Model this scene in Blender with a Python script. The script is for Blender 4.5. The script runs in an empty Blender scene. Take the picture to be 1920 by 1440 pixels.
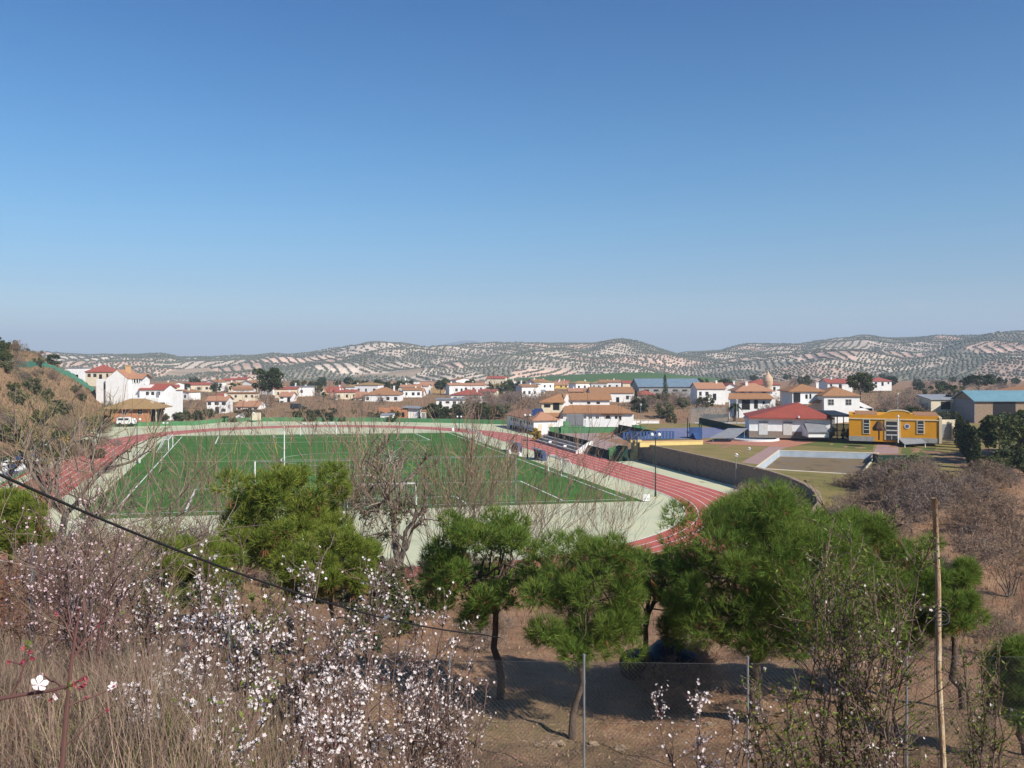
import bpy, bmesh, math, random
import numpy as np
from mathutils import Vector, Matrix, Quaternion

R = math.radians
scene = bpy.context.scene
COL = scene.collection

# ------------------------------------------------------------------ camera
FPX, HZ, EYE = 1600.0, 674.0, 16.0          # focal length (px of 1920), horizon row, eye height
cam = bpy.data.cameras.new("camera")
cam.sensor_width = 36.0
cam.lens = 36.0 * FPX / 1920.0
cam.shift_y = -(720.0 - HZ) / 1920.0
cam.clip_start = 0.1
cam.clip_end = 40000.0
cam_ob = bpy.data.objects.new("camera", cam)
cam_ob.location = (0, 0, EYE)
cam_ob.rotation_euler = (R(90), 0, 0)
COL.objects.link(cam_ob)
scene.camera = cam_ob

# ------------------------------------------------------------------ sky, sun, exposure
SUN_EL, SUN_AZ = R(38), math.atan2(0.72, -0.69)     # azimuth from +Y towards +X
world = bpy.data.worlds.new("World")
scene.world = world
world.use_nodes = True
wn, wl = world.node_tree.nodes, world.node_tree.links
wn.clear()
w_out = wn.new("ShaderNodeOutputWorld")
w_bg = wn.new("ShaderNodeBackground")
w_bg.inputs["Strength"].default_value = 0.118
sky = wn.new("ShaderNodeTexSky")
sky.sky_type = 'NISHITA'
sky.sun_disc = False
sky.sun_elevation = SUN_EL
sky.sun_rotation = SUN_AZ
sky.altitude = 500
sky.air_density = 1.15
sky.dust_density = 0.35
sky.ozone_density = 3.0
# two faint clouds low in the sky, by direction
tc = wn.new("ShaderNodeTexCoord")
def _m(op, a, b=None, clamp=False):
    n = wn.new("ShaderNodeMath"); n.operation = op; n.use_clamp = clamp
    for i, v in enumerate((a, b)):
        if v is None: continue
        if isinstance(v, (int, float)): n.inputs[i].default_value = v
        else: wl.new(v, n.inputs[i])
    return n.outputs[0]
sep = wn.new("ShaderNodeSeparateXYZ"); wl.new(tc.outputs["Generated"], sep.inputs[0])
ax = _m('DIVIDE', sep.outputs[0], _m('MAXIMUM', sep.outputs[1], 0.05))
az_ = _m('DIVIDE', sep.outputs[2], _m('MAXIMUM', sep.outputs[1], 0.05))
cn = wn.new("ShaderNodeTexNoise"); cn.inputs["Scale"].default_value = 130; cn.inputs["Detail"].default_value = 4
wl.new(tc.outputs["Generated"], cn.inputs["Vector"])
def _cloud(px, py, hw, hh):
    dx = _m('DIVIDE', _m('SUBTRACT', ax, (px - 960) / FPX), hw / FPX)
    dy = _m('DIVIDE', _m('SUBTRACT', az_, (HZ - py) / FPX), hh / FPX)
    r2 = _m('ADD', _m('MULTIPLY', dx, dx), _m('MULTIPLY', dy, dy))
    f = _m('SUBTRACT', 1.0, r2, True)
    return _m('MULTIPLY', f, _m('MULTIPLY', _m('SUBTRACT', cn.outputs["Fac"], 0.28, True), 1.8), True)
cl = _m('ADD', _cloud(1518, 580, 26, 13), _cloud(1718, 573, 30, 12))
cm = wn.new("ShaderNodeMix"); cm.data_type = 'RGBA'
wl.new(_m('MULTIPLY', cl, 0.8, True), cm.inputs["Factor"])
wl.new(sky.outputs[0], cm.inputs["A"])
cm.inputs["B"].default_value = (7.0, 6.4, 6.3, 1)
hsv = wn.new("ShaderNodeHueSaturation"); hsv.inputs["Saturation"].default_value = 1.28
wl.new(cm.outputs["Result"], hsv.inputs["Color"])
# deeper blue towards the zenith, as in the photograph's clear winter air
sr = wn.new("ShaderNodeValToRGB"); el = sr.color_ramp.elements
for i, (p_, c_) in enumerate(((0.0, (.61, .69, .84)), (.036, (.60, .67, .82)), (.08, (.49, .58, .71)), (.157, (.50, .655, .74)), (.228, (.455, .66, .75)), (.311, (.39, .61, .72)), (.39, (.315, .555, .70)), (1.0, (.30, .51, .69)))):
    q_ = el[i] if i < 2 else el.new(p_)
    q_.position = p_; q_.color = (*c_, 1)
wl.new(sep.outputs[2], sr.inputs["Fac"])
sm = wn.new("ShaderNodeMix"); sm.data_type = 'RGBA'; sm.blend_type = 'MULTIPLY'; sm.inputs["Factor"].default_value = 1.0
wl.new(hsv.outputs[0], sm.inputs["A"]); wl.new(sr.outputs["Color"], sm.inputs["B"]); wl.new(sm.outputs["Result"], w_bg.inputs["Color"])
wl.new(w_bg.outputs[0], w_out.inputs["Surface"])

sun = bpy.data.lights.new("sun", 'SUN')
sun.energy = 5.0
sun.angle = R(0.53)
sun.color = (1.0, 0.94, 0.85)
sun_ob = bpy.data.objects.new("sun", sun)
SUND = Vector((math.sin(SUN_AZ) * math.cos(SUN_EL), math.cos(SUN_AZ) * math.cos(SUN_EL), math.sin(SUN_EL)))
sun_ob.rotation_euler = SUND.to_track_quat('Z', 'Y').to_euler()
sun_ob.location = (60, -40, 80)
COL.objects.link(sun_ob)

scene.view_settings.view_transform = 'Standard'
scene.view_settings.look = 'None'
scene.view_settings.exposure = 0.42
scene.view_settings.gamma = 1.0

# ------------------------------------------------------------------ helpers
def at(px, py, Y):
    return Vector(((px - 960) / FPX * Y, Y, EYE - (py - HZ) / FPX * Y))
def gnd(px, py, z=0.0):
    Y = FPX * (EYE - z) / (py - HZ)
    return Vector(((px - 960) / FPX * Y, Y, z))
def ss(a, b, x):
    t = np.clip((np.asarray(x, float) - a) / (b - a), 0, 1)
    return t * t * (3 - 2 * t)

class MB:
    """collects boxes, tubes and polygons and links them as one mesh object"""
    def __init__(s): s.v, s.f, s.m = [], [], []
    def poly(s, pts, m=0):
        b = len(s.v); s.v += [tuple(p) for p in pts]; s.f.append(tuple(range(b, b + len(pts)))); s.m.append(m)
    def box(s, x0, x1, y0, y1, z0, z1, m=0, M=None):
        b = len(s.v)
        P = [(x0, y0, z0), (x1, y0, z0), (x1, y1, z0), (x0, y1, z0), (x0, y0, z1), (x1, y0, z1), (x1, y1, z1), (x0, y1, z1)]
        if M is not None: P = [tuple(M @ Vector(p)) for p in P]
        s.v += P
        for q in ((0, 3, 2, 1), (4, 5, 6, 7), (0, 1, 5, 4), (1, 2, 6, 5), (2, 3, 7, 6), (3, 0, 4, 7)):
            s.f.append(tuple(b + i for i in q)); s.m.append(m)
    def tube(s, pts, rad, n=6, m=0, cap=True):
        pts = [Vector(p) for p in pts]
        if isinstance(rad, (int, float)): rad = [rad] * len(pts)
        b = len(s.v); k = len(pts)
        for i, p in enumerate(pts):
            d = (pts[min(i + 1, k - 1)] - pts[max(i - 1, 0)])
            if d.length < 1e-9: d = Vector((0, 0, 1))
            d.normalize()
            a = Vector((0, 0, 1)) if abs(d.z) < 0.9 else Vector((1, 0, 0))
            e1 = d.cross(a).normalized(); e2 = d.cross(e1)
            for j in range(n):
                t = 2 * math.pi * j / n
                s.v.append(tuple(p + (e1 * math.cos(t) + e2 * math.sin(t)) * rad[i]))
        for i in range(k - 1):
            for j in range(n):
                j2 = (j + 1) % n
                s.f.append((b + i * n + j, b + i * n + j2, b + (i + 1) * n + j2, b + (i + 1) * n + j)); s.m.append(m)
        if cap:
            s.f.append(tuple(b + j for j in range(n))); s.m.append(m)
            s.f.append(tuple(b + (k - 1) * n + j for j in reversed(range(n)))); s.m.append(m)
    def slab(s, pts, t, m=0):
        """a polygon given thickness t downwards (along z)"""
        lo = [(p[0], p[1], p[2] - t) for p in pts]
        s.poly(pts, m); s.poly(list(reversed(lo)), m)
        for i in range(len(pts)):
            j = (i + 1) % len(pts)
            s.poly([pts[i], lo[i], lo[j], pts[j]], m)
    def build(s, name, mats, parent=None, smooth=False):
        me = bpy.data.meshes.new(name)
        me.from_pydata(s.v, [], s.f)
        if not isinstance(mats, (list, tuple)): mats = [mats]
        for q in mats: me.materials.append(q)
        if len(mats) > 1: me.polygons.foreach_set("material_index", s.m)
        if smooth: me.polygons.foreach_set("use_smooth", [True] * len(me.polygons))
        me.update()
        o = bpy.data.objects.new(name, me); COL.objects.link(o)
        if parent is not None: o.parent = parent
        return o

def np_mesh(name, V, F, mat, parent=None, smooth=False, mi=None):
    """V n x 3, F m x k (k = 3 or 4) numpy arrays -> one mesh object"""
    me = bpy.data.meshes.new(name)
    n, k = F.shape
    me.vertices.add(len(V)); me.vertices.foreach_set("co", np.ascontiguousarray(V, np.float32).ravel())
    me.loops.add(n * k); me.loops.foreach_set("vertex_index", np.ascontiguousarray(F, np.int32).ravel())
    me.polygons.add(n)
    me.polygons.foreach_set("loop_start", np.arange(0, n * k, k, dtype=np.int32))
    if smooth: me.polygons.foreach_set("use_smooth", np.ones(n, bool))
    for q in (mat if isinstance(mat, (list, tuple)) else [mat]): me.materials.append(q)
    if mi is not None: me.polygons.foreach_set("material_index", np.ascontiguousarray(mi, np.int32))
    me.update(calc_edges=True); me.validate()
    o = bpy.data.objects.new(name, me); COL.objects.link(o)
    if parent is not None: o.parent = parent
    return o

def tag(o, label, cat, group=None):
    o["label"] = label; o["category"] = cat
    if group: o["group"] = group
    return o
def thing(name, label, cat, loc=(0, 0, 0), rz=0.0, group=None):
    o = bpy.data.objects.new(name, None); COL.objects.link(o)
    o.empty_display_size = 0.3
    o.location = loc; o.rotation_euler = (0, 0, rz)
    return tag(o, label, cat, group)
def setting(o, kind="structure"):
    o["kind"] = kind
    return o
def dup(root, loc, rz=0.0, sc=1.0, label=None, group=None, cat=None):
    """a thing copied with its parts and their sub-parts"""
    def cp(o, par):
        c = o.copy(); COL.objects.link(c)
        if par is not None:
            c.parent = par
        for ch in list(o.children): cp(ch, c)
        return c
    c = cp(root, None)
    c.location = loc; c.rotation_euler = (0, 0, rz)
    c.scale = sc if isinstance(sc, (tuple, list)) else (sc, sc, sc)
    if label: c["label"] = label
    if group: c["group"] = group
    if cat: c["category"] = cat
    return c

# ------------------------------------------------------------------ materials
def mat(name, c1, c2=None, scale=4.0, rough=0.85, bump=0.0, bscale=None, c3=None, island=0.0, trans=0.0, detail=5.0,
        spec=0.25, stretch=None, wave=None, metal=0.0, lo=0.35, hi=0.65):
    m = bpy.data.materials.new(name); m.use_nodes = True
    nt = m.node_tree; N, L = nt.nodes, nt.links
    bs = N["Principled BSDF"]; out = N["Material Output"]
    bs.inputs["Roughness"].default_value = rough
    bs.inputs["Specular IOR Level"].default_value = spec
    bs.inputs["Metallic"].default_value = metal
    tcn = N.new("ShaderNodeTexCoord"); vec = tcn.outputs["Object"]
    if stretch:
        mp = N.new("ShaderNodeMapping"); mp.inputs["Scale"].default_value = stretch
        L.new(vec, mp.inputs["Vector"]); vec = mp.outputs[0]
    nz = N.new("ShaderNodeTexNoise"); nz.inputs["Scale"].default_value = scale; nz.inputs["Detail"].default_value = detail
    nz.inputs["Roughness"].default_value = 0.62
    L.new(vec, nz.inputs["Vector"])
    c2 = c2 or tuple(v * 0.82 for v in c1)
    rp = N.new("ShaderNodeValToRGB"); e = rp.color_ramp.elements
    e[0].position = lo; e[0].color = (*c1, 1); e[1].position = hi; e[1].color = (*c2, 1)
    if c3:
        q = rp.color_ramp.elements.new((lo + hi) / 2 + 0.04); q.color = (*c3, 1)
    L.new(nz.outputs["Fac"], rp.inputs["Fac"])
    col = rp.outputs["Color"]
    if island:
        g = N.new("ShaderNodeNewGeometry")
        mr = N.new("ShaderNodeMapRange"); mr.inputs["To Min"].default_value = 1 - island; mr.inputs["To Max"].default_value = 1 + island
        L.new(g.outputs["Random Per Island"], mr.inputs["Value"])
        hs = N.new("ShaderNodeHueSaturation"); L.new(mr.outputs[0], hs.inputs["Value"]); L.new(col, hs.inputs["Color"])
        mh = N.new("ShaderNodeMapRange"); mh.inputs["To Min"].default_value = 0.5 - island * 0.09; mh.inputs["To Max"].default_value = 0.5 + island * 0.06
        mo = N.new("ShaderNodeMath"); mo.operation = 'FRACT'
        mm = N.new("ShaderNodeMath"); mm.operation = 'MULTIPLY'; mm.inputs[1].default_value = 7.31
        L.new(g.outputs["Random Per Island"], mm.inputs[0]); L.new(mm.outputs[0], mo.inputs[0]); L.new(mo.outputs[0], mh.inputs["Value"])
        L.new(mh.outputs[0], hs.inputs["Hue"])
        col = hs.outputs["Color"]
    if wave:      # (axis, scale, dark factor): courses of tiles, boards, ribs
        wv = N.new("ShaderNodeTexWave"); wv.bands_direction = wave[0]; wv.inputs["Scale"].default_value = wave[1]
        wv.inputs["Distortion"].default_value = 0.6; wv.inputs["Detail"].default_value = 1.0
        L.new(tcn.outputs["Object"], wv.inputs["Vector"])
        mx = N.new("ShaderNodeMix"); mx.data_type = 'RGBA'; mx.blend_type = 'MULTIPLY'; mx.inputs["Factor"].default_value = 1.0
        rw = N.new("ShaderNodeMapRange"); rw.inputs["To Min"].default_value = wave[2]; rw.inputs["To Max"].default_value = 1.0
        L.new(wv.outputs["Fac"], rw.inputs["Value"]); L.new(col, mx.inputs["A"]); L.new(rw.outputs[0], mx.inputs["B"])
        col = mx.outputs["Result"]
    L.new(col, bs.inputs["Base Color"])
    if bump:
        nb = N.new("ShaderNodeTexNoise"); nb.inputs["Scale"].default_value = bscale or scale * 5; nb.inputs["Detail"].default_value = 6
        L.new(vec, nb.inputs["Vector"])
        bp = N.new("ShaderNodeBump"); bp.inputs["Strength"].default_value = min(bump, 1.0); bp.inputs["Distance"].default_value = 0.05
        L.new(nb.outputs["Fac"], bp.inputs["Height"]); L.new(bp.outputs[0], bs.inputs["Normal"])
    if trans:
        tr = N.new("ShaderNodeBsdfTranslucent"); L.new(col, tr.inputs["Color"])
        ms = N.new("ShaderNodeMixShader"); ms.inputs[0].default_value = trans
        L.new(bs.outputs[0], ms.inputs[1]); L.new(tr.outputs[0], ms.inputs[2]); L.new(ms.outputs[0], out.inputs["Surface"])
    return m

M = {}
M['white'] = mat('white_plaster', (.80, .79, .76), (.70, .69, .66), 0.9, .9)
M['cream'] = mat('cream_plaster', (.70, .61, .45), (.60, .52, .38), 0.9, .9)
M['ochre'] = mat('ochre_plaster', (.62, .40, .20), (.52, .33, .17), 0.9, .9)
M['yellow'] = mat('yellow_paint', (.66, .30, .015), (.58, .255, .012), 0.7, .8)
M['paleyellow'] = mat('pale_yellow_plaster', (.72, .52, .16), (.62, .44, .13), 0.9, .9)
M['brick'] = mat('orange_brick', (.52, .24, .12), (.42, .19, .10), 3.0, .95, .3, 20)
M['grey'] = mat('grey_concrete', (.36, .35, .33), (.26, .255, .245), 1.2, .9, .2)
M['greywall'] = mat('grey_sheet', (.24, .245, .25), (.20, .20, .21), 1.0, .6)
M['stone'] = mat('rubble_stone', (.255, .19, .135), (.15, .115, .09), 2.2, .95, .9, 6, c3=(.24, .19, .15))
M['dark'] = mat('dark_opening', (.012, .012, .013), (.02, .02, .02), 3, .5)
M['glass'] = mat('window_glass', (.03, .035, .04), (.045, .05, .055), 3, .12, spec=.5)
M['frame'] = mat('window_frame', (.62, .6, .56), None, 3, .6)
M['roof_orange'] = mat('orange_roof_tiles', (.47, .21, .12), (.36, .18, .11), 2.2, .9, .3, 14, c3=(.46, .25, .15), wave=('X', 1.1, .72))
M['roof_brown'] = mat('brown_roof_tiles', (.40, .19, .09), (.29, .13, .07), 2.4, .9, .3, 14, c3=(.37, .20, .10), wave=('X', 1.1, .72))
M['roof_red'] = mat('red_roof_tiles', (.40, .11, .075), (.32, .09, .065), 2.0, .85, .2, 14, wave=('X', 1.1, .75))
M['roof_rust'] = mat('rust_red_sheet_roof', (.35, .085, .055), (.29, .07, .05), .8, .7, wave=('X', .9, .8))
M['roof_straw'] = mat('straw_roof_tiles', (.40, .26, .11), (.30, .19, .09), 2.2, .9, .3, 14, wave=('X', 1.1, .75))
M['roof_blue'] = mat('blue_grey_sheet_roof', (.20, .27, .32), (.16, .22, .27), .5, .5, wave=('X', .6, .85))
M['roof_teal'] = mat('teal_sheet_roof', (.17, .31, .36), (.14, .26, .31), .5, .5, wave=('X', .6, .85))
M['roof_grey'] = mat('grey_sheet_roof', (.30, .31, .32), (.24, .25, .26), .7, .6, wave=('X', .6, .85))
M['track'] = mat('red_track', (.46, .125, .09), (.36, .10, .075), .25, .9, c3=(.41, .105, .08), detail=8)
M['line'] = mat('white_line_paint', (.74, .73, .69), None, 6, .8)
M['yline'] = mat('yellow_line_paint', (.42, .34, .04), None, 6, .8)
M['turf'] = mat('artificial_turf', (.055, .155, .018), (.043, .127, .015), .12, .95, detail=8, wave=('Y', .05, .86))
M['apron'] = mat('pale_green_concrete', (.54, .52, .33), (.37, .38, .25), .13, .95, c3=(.47, .48, .32), detail=9)
M['greenpaint'] = mat('green_painted_wall', (.09, .24, .10), (.07, .19, .085), .8, .8)
M['darkgreen'] = mat('dark_green_mesh_panel', (.016, .045, .03), (.012, .033, .024), 1.5, .9)
M['greenmetal'] = mat('green_painted_metal', (.02, .05, .035), None, 3, .5)
M['blue'] = mat('blue_painted_panel', (.045, .09, .22), (.03, .065, .165), 1.0, .7)
M['bluefloor'] = mat('faded_blue_court', (.18, .19, .29), (.14, .15, .24), .6, .9)
M['pinkcourt'] = mat('faded_pink_court', (.36, .25, .215), (.30, .22, .20), .35, .95)
M['pinkpath'] = mat('pink_paving', (.36, .23, .20), (.29, .19, .17), 1.2, .95)
M['white_path'] = mat('pale_paving', (.58, .50, .47), (.46, .38, .36), .8, .95)
M['redpath'] = mat('terracotta_paving', (.44, .19, .12), (.36, .16, .10), 1.0, .95)
M['lawn'] = mat('dry_lawn', (.25, .18, .07), (.14, .13, .035), .16, 1.0, .4, 6, c3=(.20, .16, .05), detail=8)
M['greenlawn'] = mat('green_lawn', (.07, .12, .02), (.13, .12, .035), .3, 1.0, .4, 6, detail=8)
M['steel'] = mat('galvanised_steel', (.34, .36, .38), (.26, .28, .3), 8, .45, metal=.5)
M['whitemetal'] = mat('white_painted_metal', (.78, .78, .76), None, 5, .5)
M['bark'] = mat('pine_bark', (.16, .115, .085), (.09, .065, .05), 9, .95, .8, 40, stretch=(1, 1, .35))
M['greybark'] = mat('grey_bark', (.22, .185, .15), (.13, .11, .092), 8, .95, .6, 40, stretch=(1, 1, .4))
M['palebark'] = mat('pale_bark', (.36, .31, .25), (.22, .19, .155), 6, .95, .5, 40, stretch=(1, 1, .4))
M['twig'] = mat('bare_twigs', (.23, .175, .135), (.17, .13, .105), 3, .95, island=.35)
M['twiggrey'] = mat('grey_twigs', (.275, .195, .125), (.185, .13, .09), 3, .95, island=.35)
M['twigolive'] = mat('budding_twigs', (.19, .165, .075), (.145, .125, .065), 3, .95, island=.4)
M['almondtwig'] = mat('almond_stems', (.17, .115, .09), (.12, .08, .065), 6, .85, island=.25)
M['browngrass'] = mat('brown_grass', (.27, .175, .10), (.19, .12, .07), .7, .95, island=.45, trans=.1)
M['redtwig'] = mat('red_brown_stems', (.15, .075, .06), (.10, .055, .045), 6, .8, island=.2)
M['needle'] = mat('pine_needles', (.12, .20, .034), (.18, .255, .048), 1.3, .75, island=.5, trans=.4, spec=.2)
M['needle2'] = mat('light_pine_needles', (.15, .215, .030), (.22, .265, .044), 1.3, .75, island=.5, trans=.4, spec=.2)
M['leafdark'] = mat('dark_evergreen_leaves', (.034, .052, .018), (.055, .072, .022), .8, .7, island=.5, trans=.15)
M['leaf'] = mat('shrub_leaves', (.055, .075, .02), (.085, .10, .026), .8, .7, island=.5, trans=.2)
M['leafolive'] = mat('olive_leaves', (.085, .095, .04), (.12, .125, .055), .8, .7, island=.45, trans=.15)
M['leafyoung'] = mat('young_almond_leaves', (.12, .17, .025), (.16, .2, .035), 2, .6, island=.4, trans=.3)
M['leafyellow'] = mat('yellow_blossom_leaves', (.42, .28, .03), (.26, .2, .03), 2, .8, island=.4)
M['petal'] = mat('white_pink_petals', (.84, .78, .75), (.80, .70, .68), 9, .7, island=.12, trans=.3)
M['petalpink'] = mat('pink_petals', (.74, .52, .54), (.80, .62, .63), 9, .7, island=.2, trans=.3)
M['bud'] = mat('dark_pink_buds', (.24, .032, .05), (.32, .065, .085), 9, .6, island=.3)
M['hillgrass'] = mat('hillside_scrub', (.155, .145, .075), (.10, .105, .045), .06, .95, island=.4, c3=(.19, .15, .085))
M['straw'] = mat('dry_grass', (.30, .22, .145), (.19, .14, .10), .7, .95, island=.45, trans=.15)
M['fieldweed'] = mat('field_weeds', (.17, .15, .06), (.24, .17, .09), .02, .95, island=.4, trans=.15, c3=(.12, .13, .04))
M['litter'] = mat('leaf_litter', (.36, .25, .15), (.17, .11, .07), 3, .95, island=.6)
M['greengrass'] = mat('green_grass', (.11, .14, .03), (.17, .16, .05), .7, .95, island=.4, trans=.2)
M['rust'] = mat('rusty_iron', (.34, .19, .10), (.58, .49, .34), 14, .85, .5, 60, c3=(.50, .38, .24), stretch=(1, 1, .25), metal=.2)
M['cable'] = mat('black_cable', (.015, .015, .015), None, 5, .6)
M['wire'] = mat('fence_wire', (.085, .085, .085), None, 5, .7)
M['net'] = mat('net_cord', (.42, .44, .40), None, 5, .9)
M['rock'] = mat('pale_rock', (.34, .25, .17), (.22, .16, .11), 3, .95, .7, 15)
M['solar'] = mat('solar_collector', (.02, .035, .09), (.03, .05, .12), 2, .15, spec=.5)
M['pool'] = mat('pale_blue_pool_tiles', (.46, .52, .57), (.36, .42, .47), .8, .5)
M['rubberblack'] = mat('black_tarpaulin', (.012, .012, .014), (.02, .02, .022), 3, .6, .5, 8)
M['reddish'] = mat('rusty_dry_leaves', (.20, .085, .035), (.13, .065, .03), 2, .9, island=.4)
M['greennet'] = mat('green_shade_netting', (.05, .17, .11), (.08, .21, .15), 2, .9)
M['carpaint'] = mat('dark_car_paint', (.02, .025, .03), None, 3, .3, spec=.5)
M['tyre'] = mat('tyre_rubber', (.015, .015, .015), None, 3, .8)

# ------------------------------------------------------------------ terrain
SV = (0.9567, 0.2912); SU = (-0.2912, 0.9567)
def st(v, u, z=0.0):
    """stadium coordinates (across, along) to world"""
    u = u - 0.12 * (v - 13)
    return Vector((v * SV[0] + u * SU[0], v * SV[1] + u * SU[1], z))
def st_inv(x, y):
    v = x * SV[0] + y * SV[1]; u = x * SU[0] + y * SU[1]
    return v, u + 0.12 * (v - 13)
UA, UB, VC = 99.0, 172.0, 13.0

_rn = np.random.default_rng(5)
_wv = [(_rn.uniform(0, 6.28), _rn.uniform(0, 6.28)) for _ in range(14)]
def waves(x, y, wl0, n=7, off=0):
    z = 0.0
    for i in range(n):
        a, p = _wv[(i + off) % 14]; w = wl0 / (1.0 + 0.55 * i)
        z = z + np.sin((x * math.cos(a) + y * math.sin(a)) * 6.283 / w + p) / (1 + .45 * i)
    return z / 2.2

def H(x, y):
    x = np.asarray(x, float); y = np.asarray(y, float)
    far_y = [220, 350, 480, 620, 800, 1000, 1400]; far_z = [-.3, -.5, -1.0, -1.3, -4, -14, -16]
    zc = np.interp(y, [-30, 0, 3, 8, 11, 14, 16.5, 18, 22, 26, 32, 42, 50, 56, 66] + far_y,
                   [20, 14.4, 13.3, 11.2, 9.95, 9.05, 8.62, 8.45, 8.0, 7.1, 5.7, 4.0, 3.2, 2.9, -.3] + far_z)
    zl = np.interp(y, [-30, 0, 3, 6, 9, 12, 16, 22, 26, 32, 42, 50, 56, 66] + far_y,
                   [20, 14.4, 14.0, 13.4, 12.6, 11.4, 9.8, 8.0, 7.1, 5.7, 4.0, 3.2, 2.9, -.3] + far_z)
    zr = np.interp(y, [-30, 0, 3, 8, 13, 20, 30, 40, 60, 80, 150, 200, 300, 400, 480, 620, 800, 1000, 1400],
                   [20, 14.4, 13.3, 11.2, 9.3, 8.0, 6.4, 5.2, 4.0, 3.2, 2.3, 2.0, 1.0, 0., -1., -1.3, -4, -14, -16])
    yy = np.maximum(y, 1.0); px = 960 + FPX * x / yy
    wl_ = 1 - ss(250, 850, px)
    z = zc + (zl - zc) * wl_
    z = z + (zr - z) * ss(6, 21, x - 0.04 * y)
    v, u = st_inv(x, y)
    # low ground of the ball courts beside the track
    low = ss(44, 46, v) * (1 - ss(100, 112, v)) * ss(131, 136, u) * (1 - ss(205, 230, u))
    z = z + (np.minimum(z, .05) - z) * low
    # hollow under the swimming pool
    pool = ss(26, 29, x) * (1 - ss(53, 56, x)) * ss(95, 98, y) * (1 - ss(125, 128, y))
    z = z - 2.2 * pool
    # hill at the left
    edge = np.interp(y, [120, 140, 180, 205, 215, 240, 300], [-79, -80, -86, -100, -104, -104, -112])
    t = np.clip((edge - x) / 32.0, 0, 1.6)
    hh = (21 * ss(0, 1.0, t) + 3 * np.clip(t - 1, 0, 1)) * (1 - ss(215, 300, y)) * ss(60, 120, y)
    z = z + hh * (1 + .08 * waves(x, y, 23)) 
    uc = np.clip(u, UA, UB); rho = np.hypot(v - VC, u - uc)
    k = np.where((v > VC) & (u > 92), 1.6, 10.0)
    k = np.where((v < VC) & (u > 92), 4.0, k)
    k = np.where((u < 92) & (v < 40), 3.0, k)
    w = np.clip((rho - 45.8) / k, 0, 1); w = w * w * (3 - 2 * w)
    rough = (.10 * waves(x, y, 3.1, 6, 3) + .16 * waves(x, y, 9.0, 6, 1)) * np.clip((y - 1) / 6, 0, 1)
    z = -0.4 + (z + rough + 0.4) * w
    return z
def h1(x, y): return float(H(np.array([x]), np.array([y]))[0])
def base(px, Y):
    x = (px - 960) / FPX * Y
    return Vector((x, Y, h1(x, Y)))
# ------------------------------------------------------------------ ground sheet
def soil_material():
    m = bpy.data.materials.new('brown_soil'); m.use_nodes = True
    N, L = m.node_tree.nodes, m.node_tree.links
    bs = N["Principled BSDF"]; bs.inputs["Roughness"].default_value = 1.0; bs.inputs["Specular IOR Level"].default_value = .1
    t = N.new("ShaderNodeTexCoord")
    def noise(s, d=6):
        n = N.new("ShaderNodeTexNoise"); n.inputs["Scale"].default_value = s; n.inputs["Detail"].default_value = d
        n.inputs["Roughness"].default_value = .65
        L.new(t.outputs["Object"], n.inputs["Vector"]); return n.outputs["Fac"]
    def ramp(f, stops):
        r = N.new("ShaderNodeValToRGB"); e = r.color_ramp.elements
        while len(e) < len(stops): e.new(.5)
        for q, (p, c) in zip(e, stops): q.position = p; q.color = (*c, 1)
        L.new(f, r.inputs["Fac"]); return r.outputs["Color"]
    def mix(f, a, b):
        n = N.new("ShaderNodeMix"); n.data_type = 'RGBA'; L.new(f, n.inputs["Factor"]); L.new(a, n.inputs["A"]); L.new(b, n.inputs["B"])
        return n.outputs["Result"]
    soil = ramp(noise(1.3, 9), [(.3, (.18, .092, .05)), (.48, (.28, .152, .085)), (.62, (.37, .225, .135)), (.75, (.23, .125, .07))])
    litter = ramp(noise(14, 9), [(.3, (.13, .075, .042)), (.5, (.26, .165, .10)), (.68, (.36, .25, .155))])
    grass = ramp(noise(.8, 9), [(.3, (.15, .12, .055)), (.5, (.22, .155, .09)), (.7, (.28, .19, .12))])
    def thresh(f, a, b):
        r = N.new("ShaderNodeMapRange"); r.inputs["From Min"].default_value = a; r.inputs["From Max"].default_value = b
        L.new(f, r.inputs["Value"]); return r.outputs[0]
    c = mix(thresh(noise(5, 4), .4, .65), soil, litter)
    c = mix(thresh(noise(.09, 7), .55, .68), c, grass)
    L.new(c, bs.inputs["Base Color"])
    bp = N.new("ShaderNodeBump"); bp.inputs["Strength"].default_value = .8; bp.inputs["Distance"].default_value = .08
    L.new(noise(9, 9), bp.inputs["Height"]); L.new(bp.outputs[0], bs.inputs["Normal"])
    return m
M['soil'] = soil_material()

def polar_sheet(name, azs, rs, zf, m):
    A, Rr = np.meshgrid(azs, rs, indexing='ij')
    X = Rr * np.sin(A); Y = Rr * np.cos(A); Z = zf(X, Y)
    V = np.stack([X, Y, Z], -1).reshape(-1, 3)
    na, nr = A.shape
    i, j = np.meshgrid(np.arange(na - 1), np.arange(nr - 1), indexing='ij')
    a = (i * nr + j).ravel()
    F = np.stack([a, a + nr, a + nr + 1, a + 1], -1)
    return np_mesh(name, V, F, m, smooth=True)
rs = np.concatenate([[0.02], np.geomspace(.6, 60, 170), np.geomspace(60.6, 1300, 190)])
azs = np.radians(np.concatenate([np.linspace(-180, -46, 40)[:-1], np.linspace(-46, 46, 330), np.linspace(46, 180, 40)[1:]]))
setting(polar_sheet('ground', azs, rs, H, M['soil']))

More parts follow.
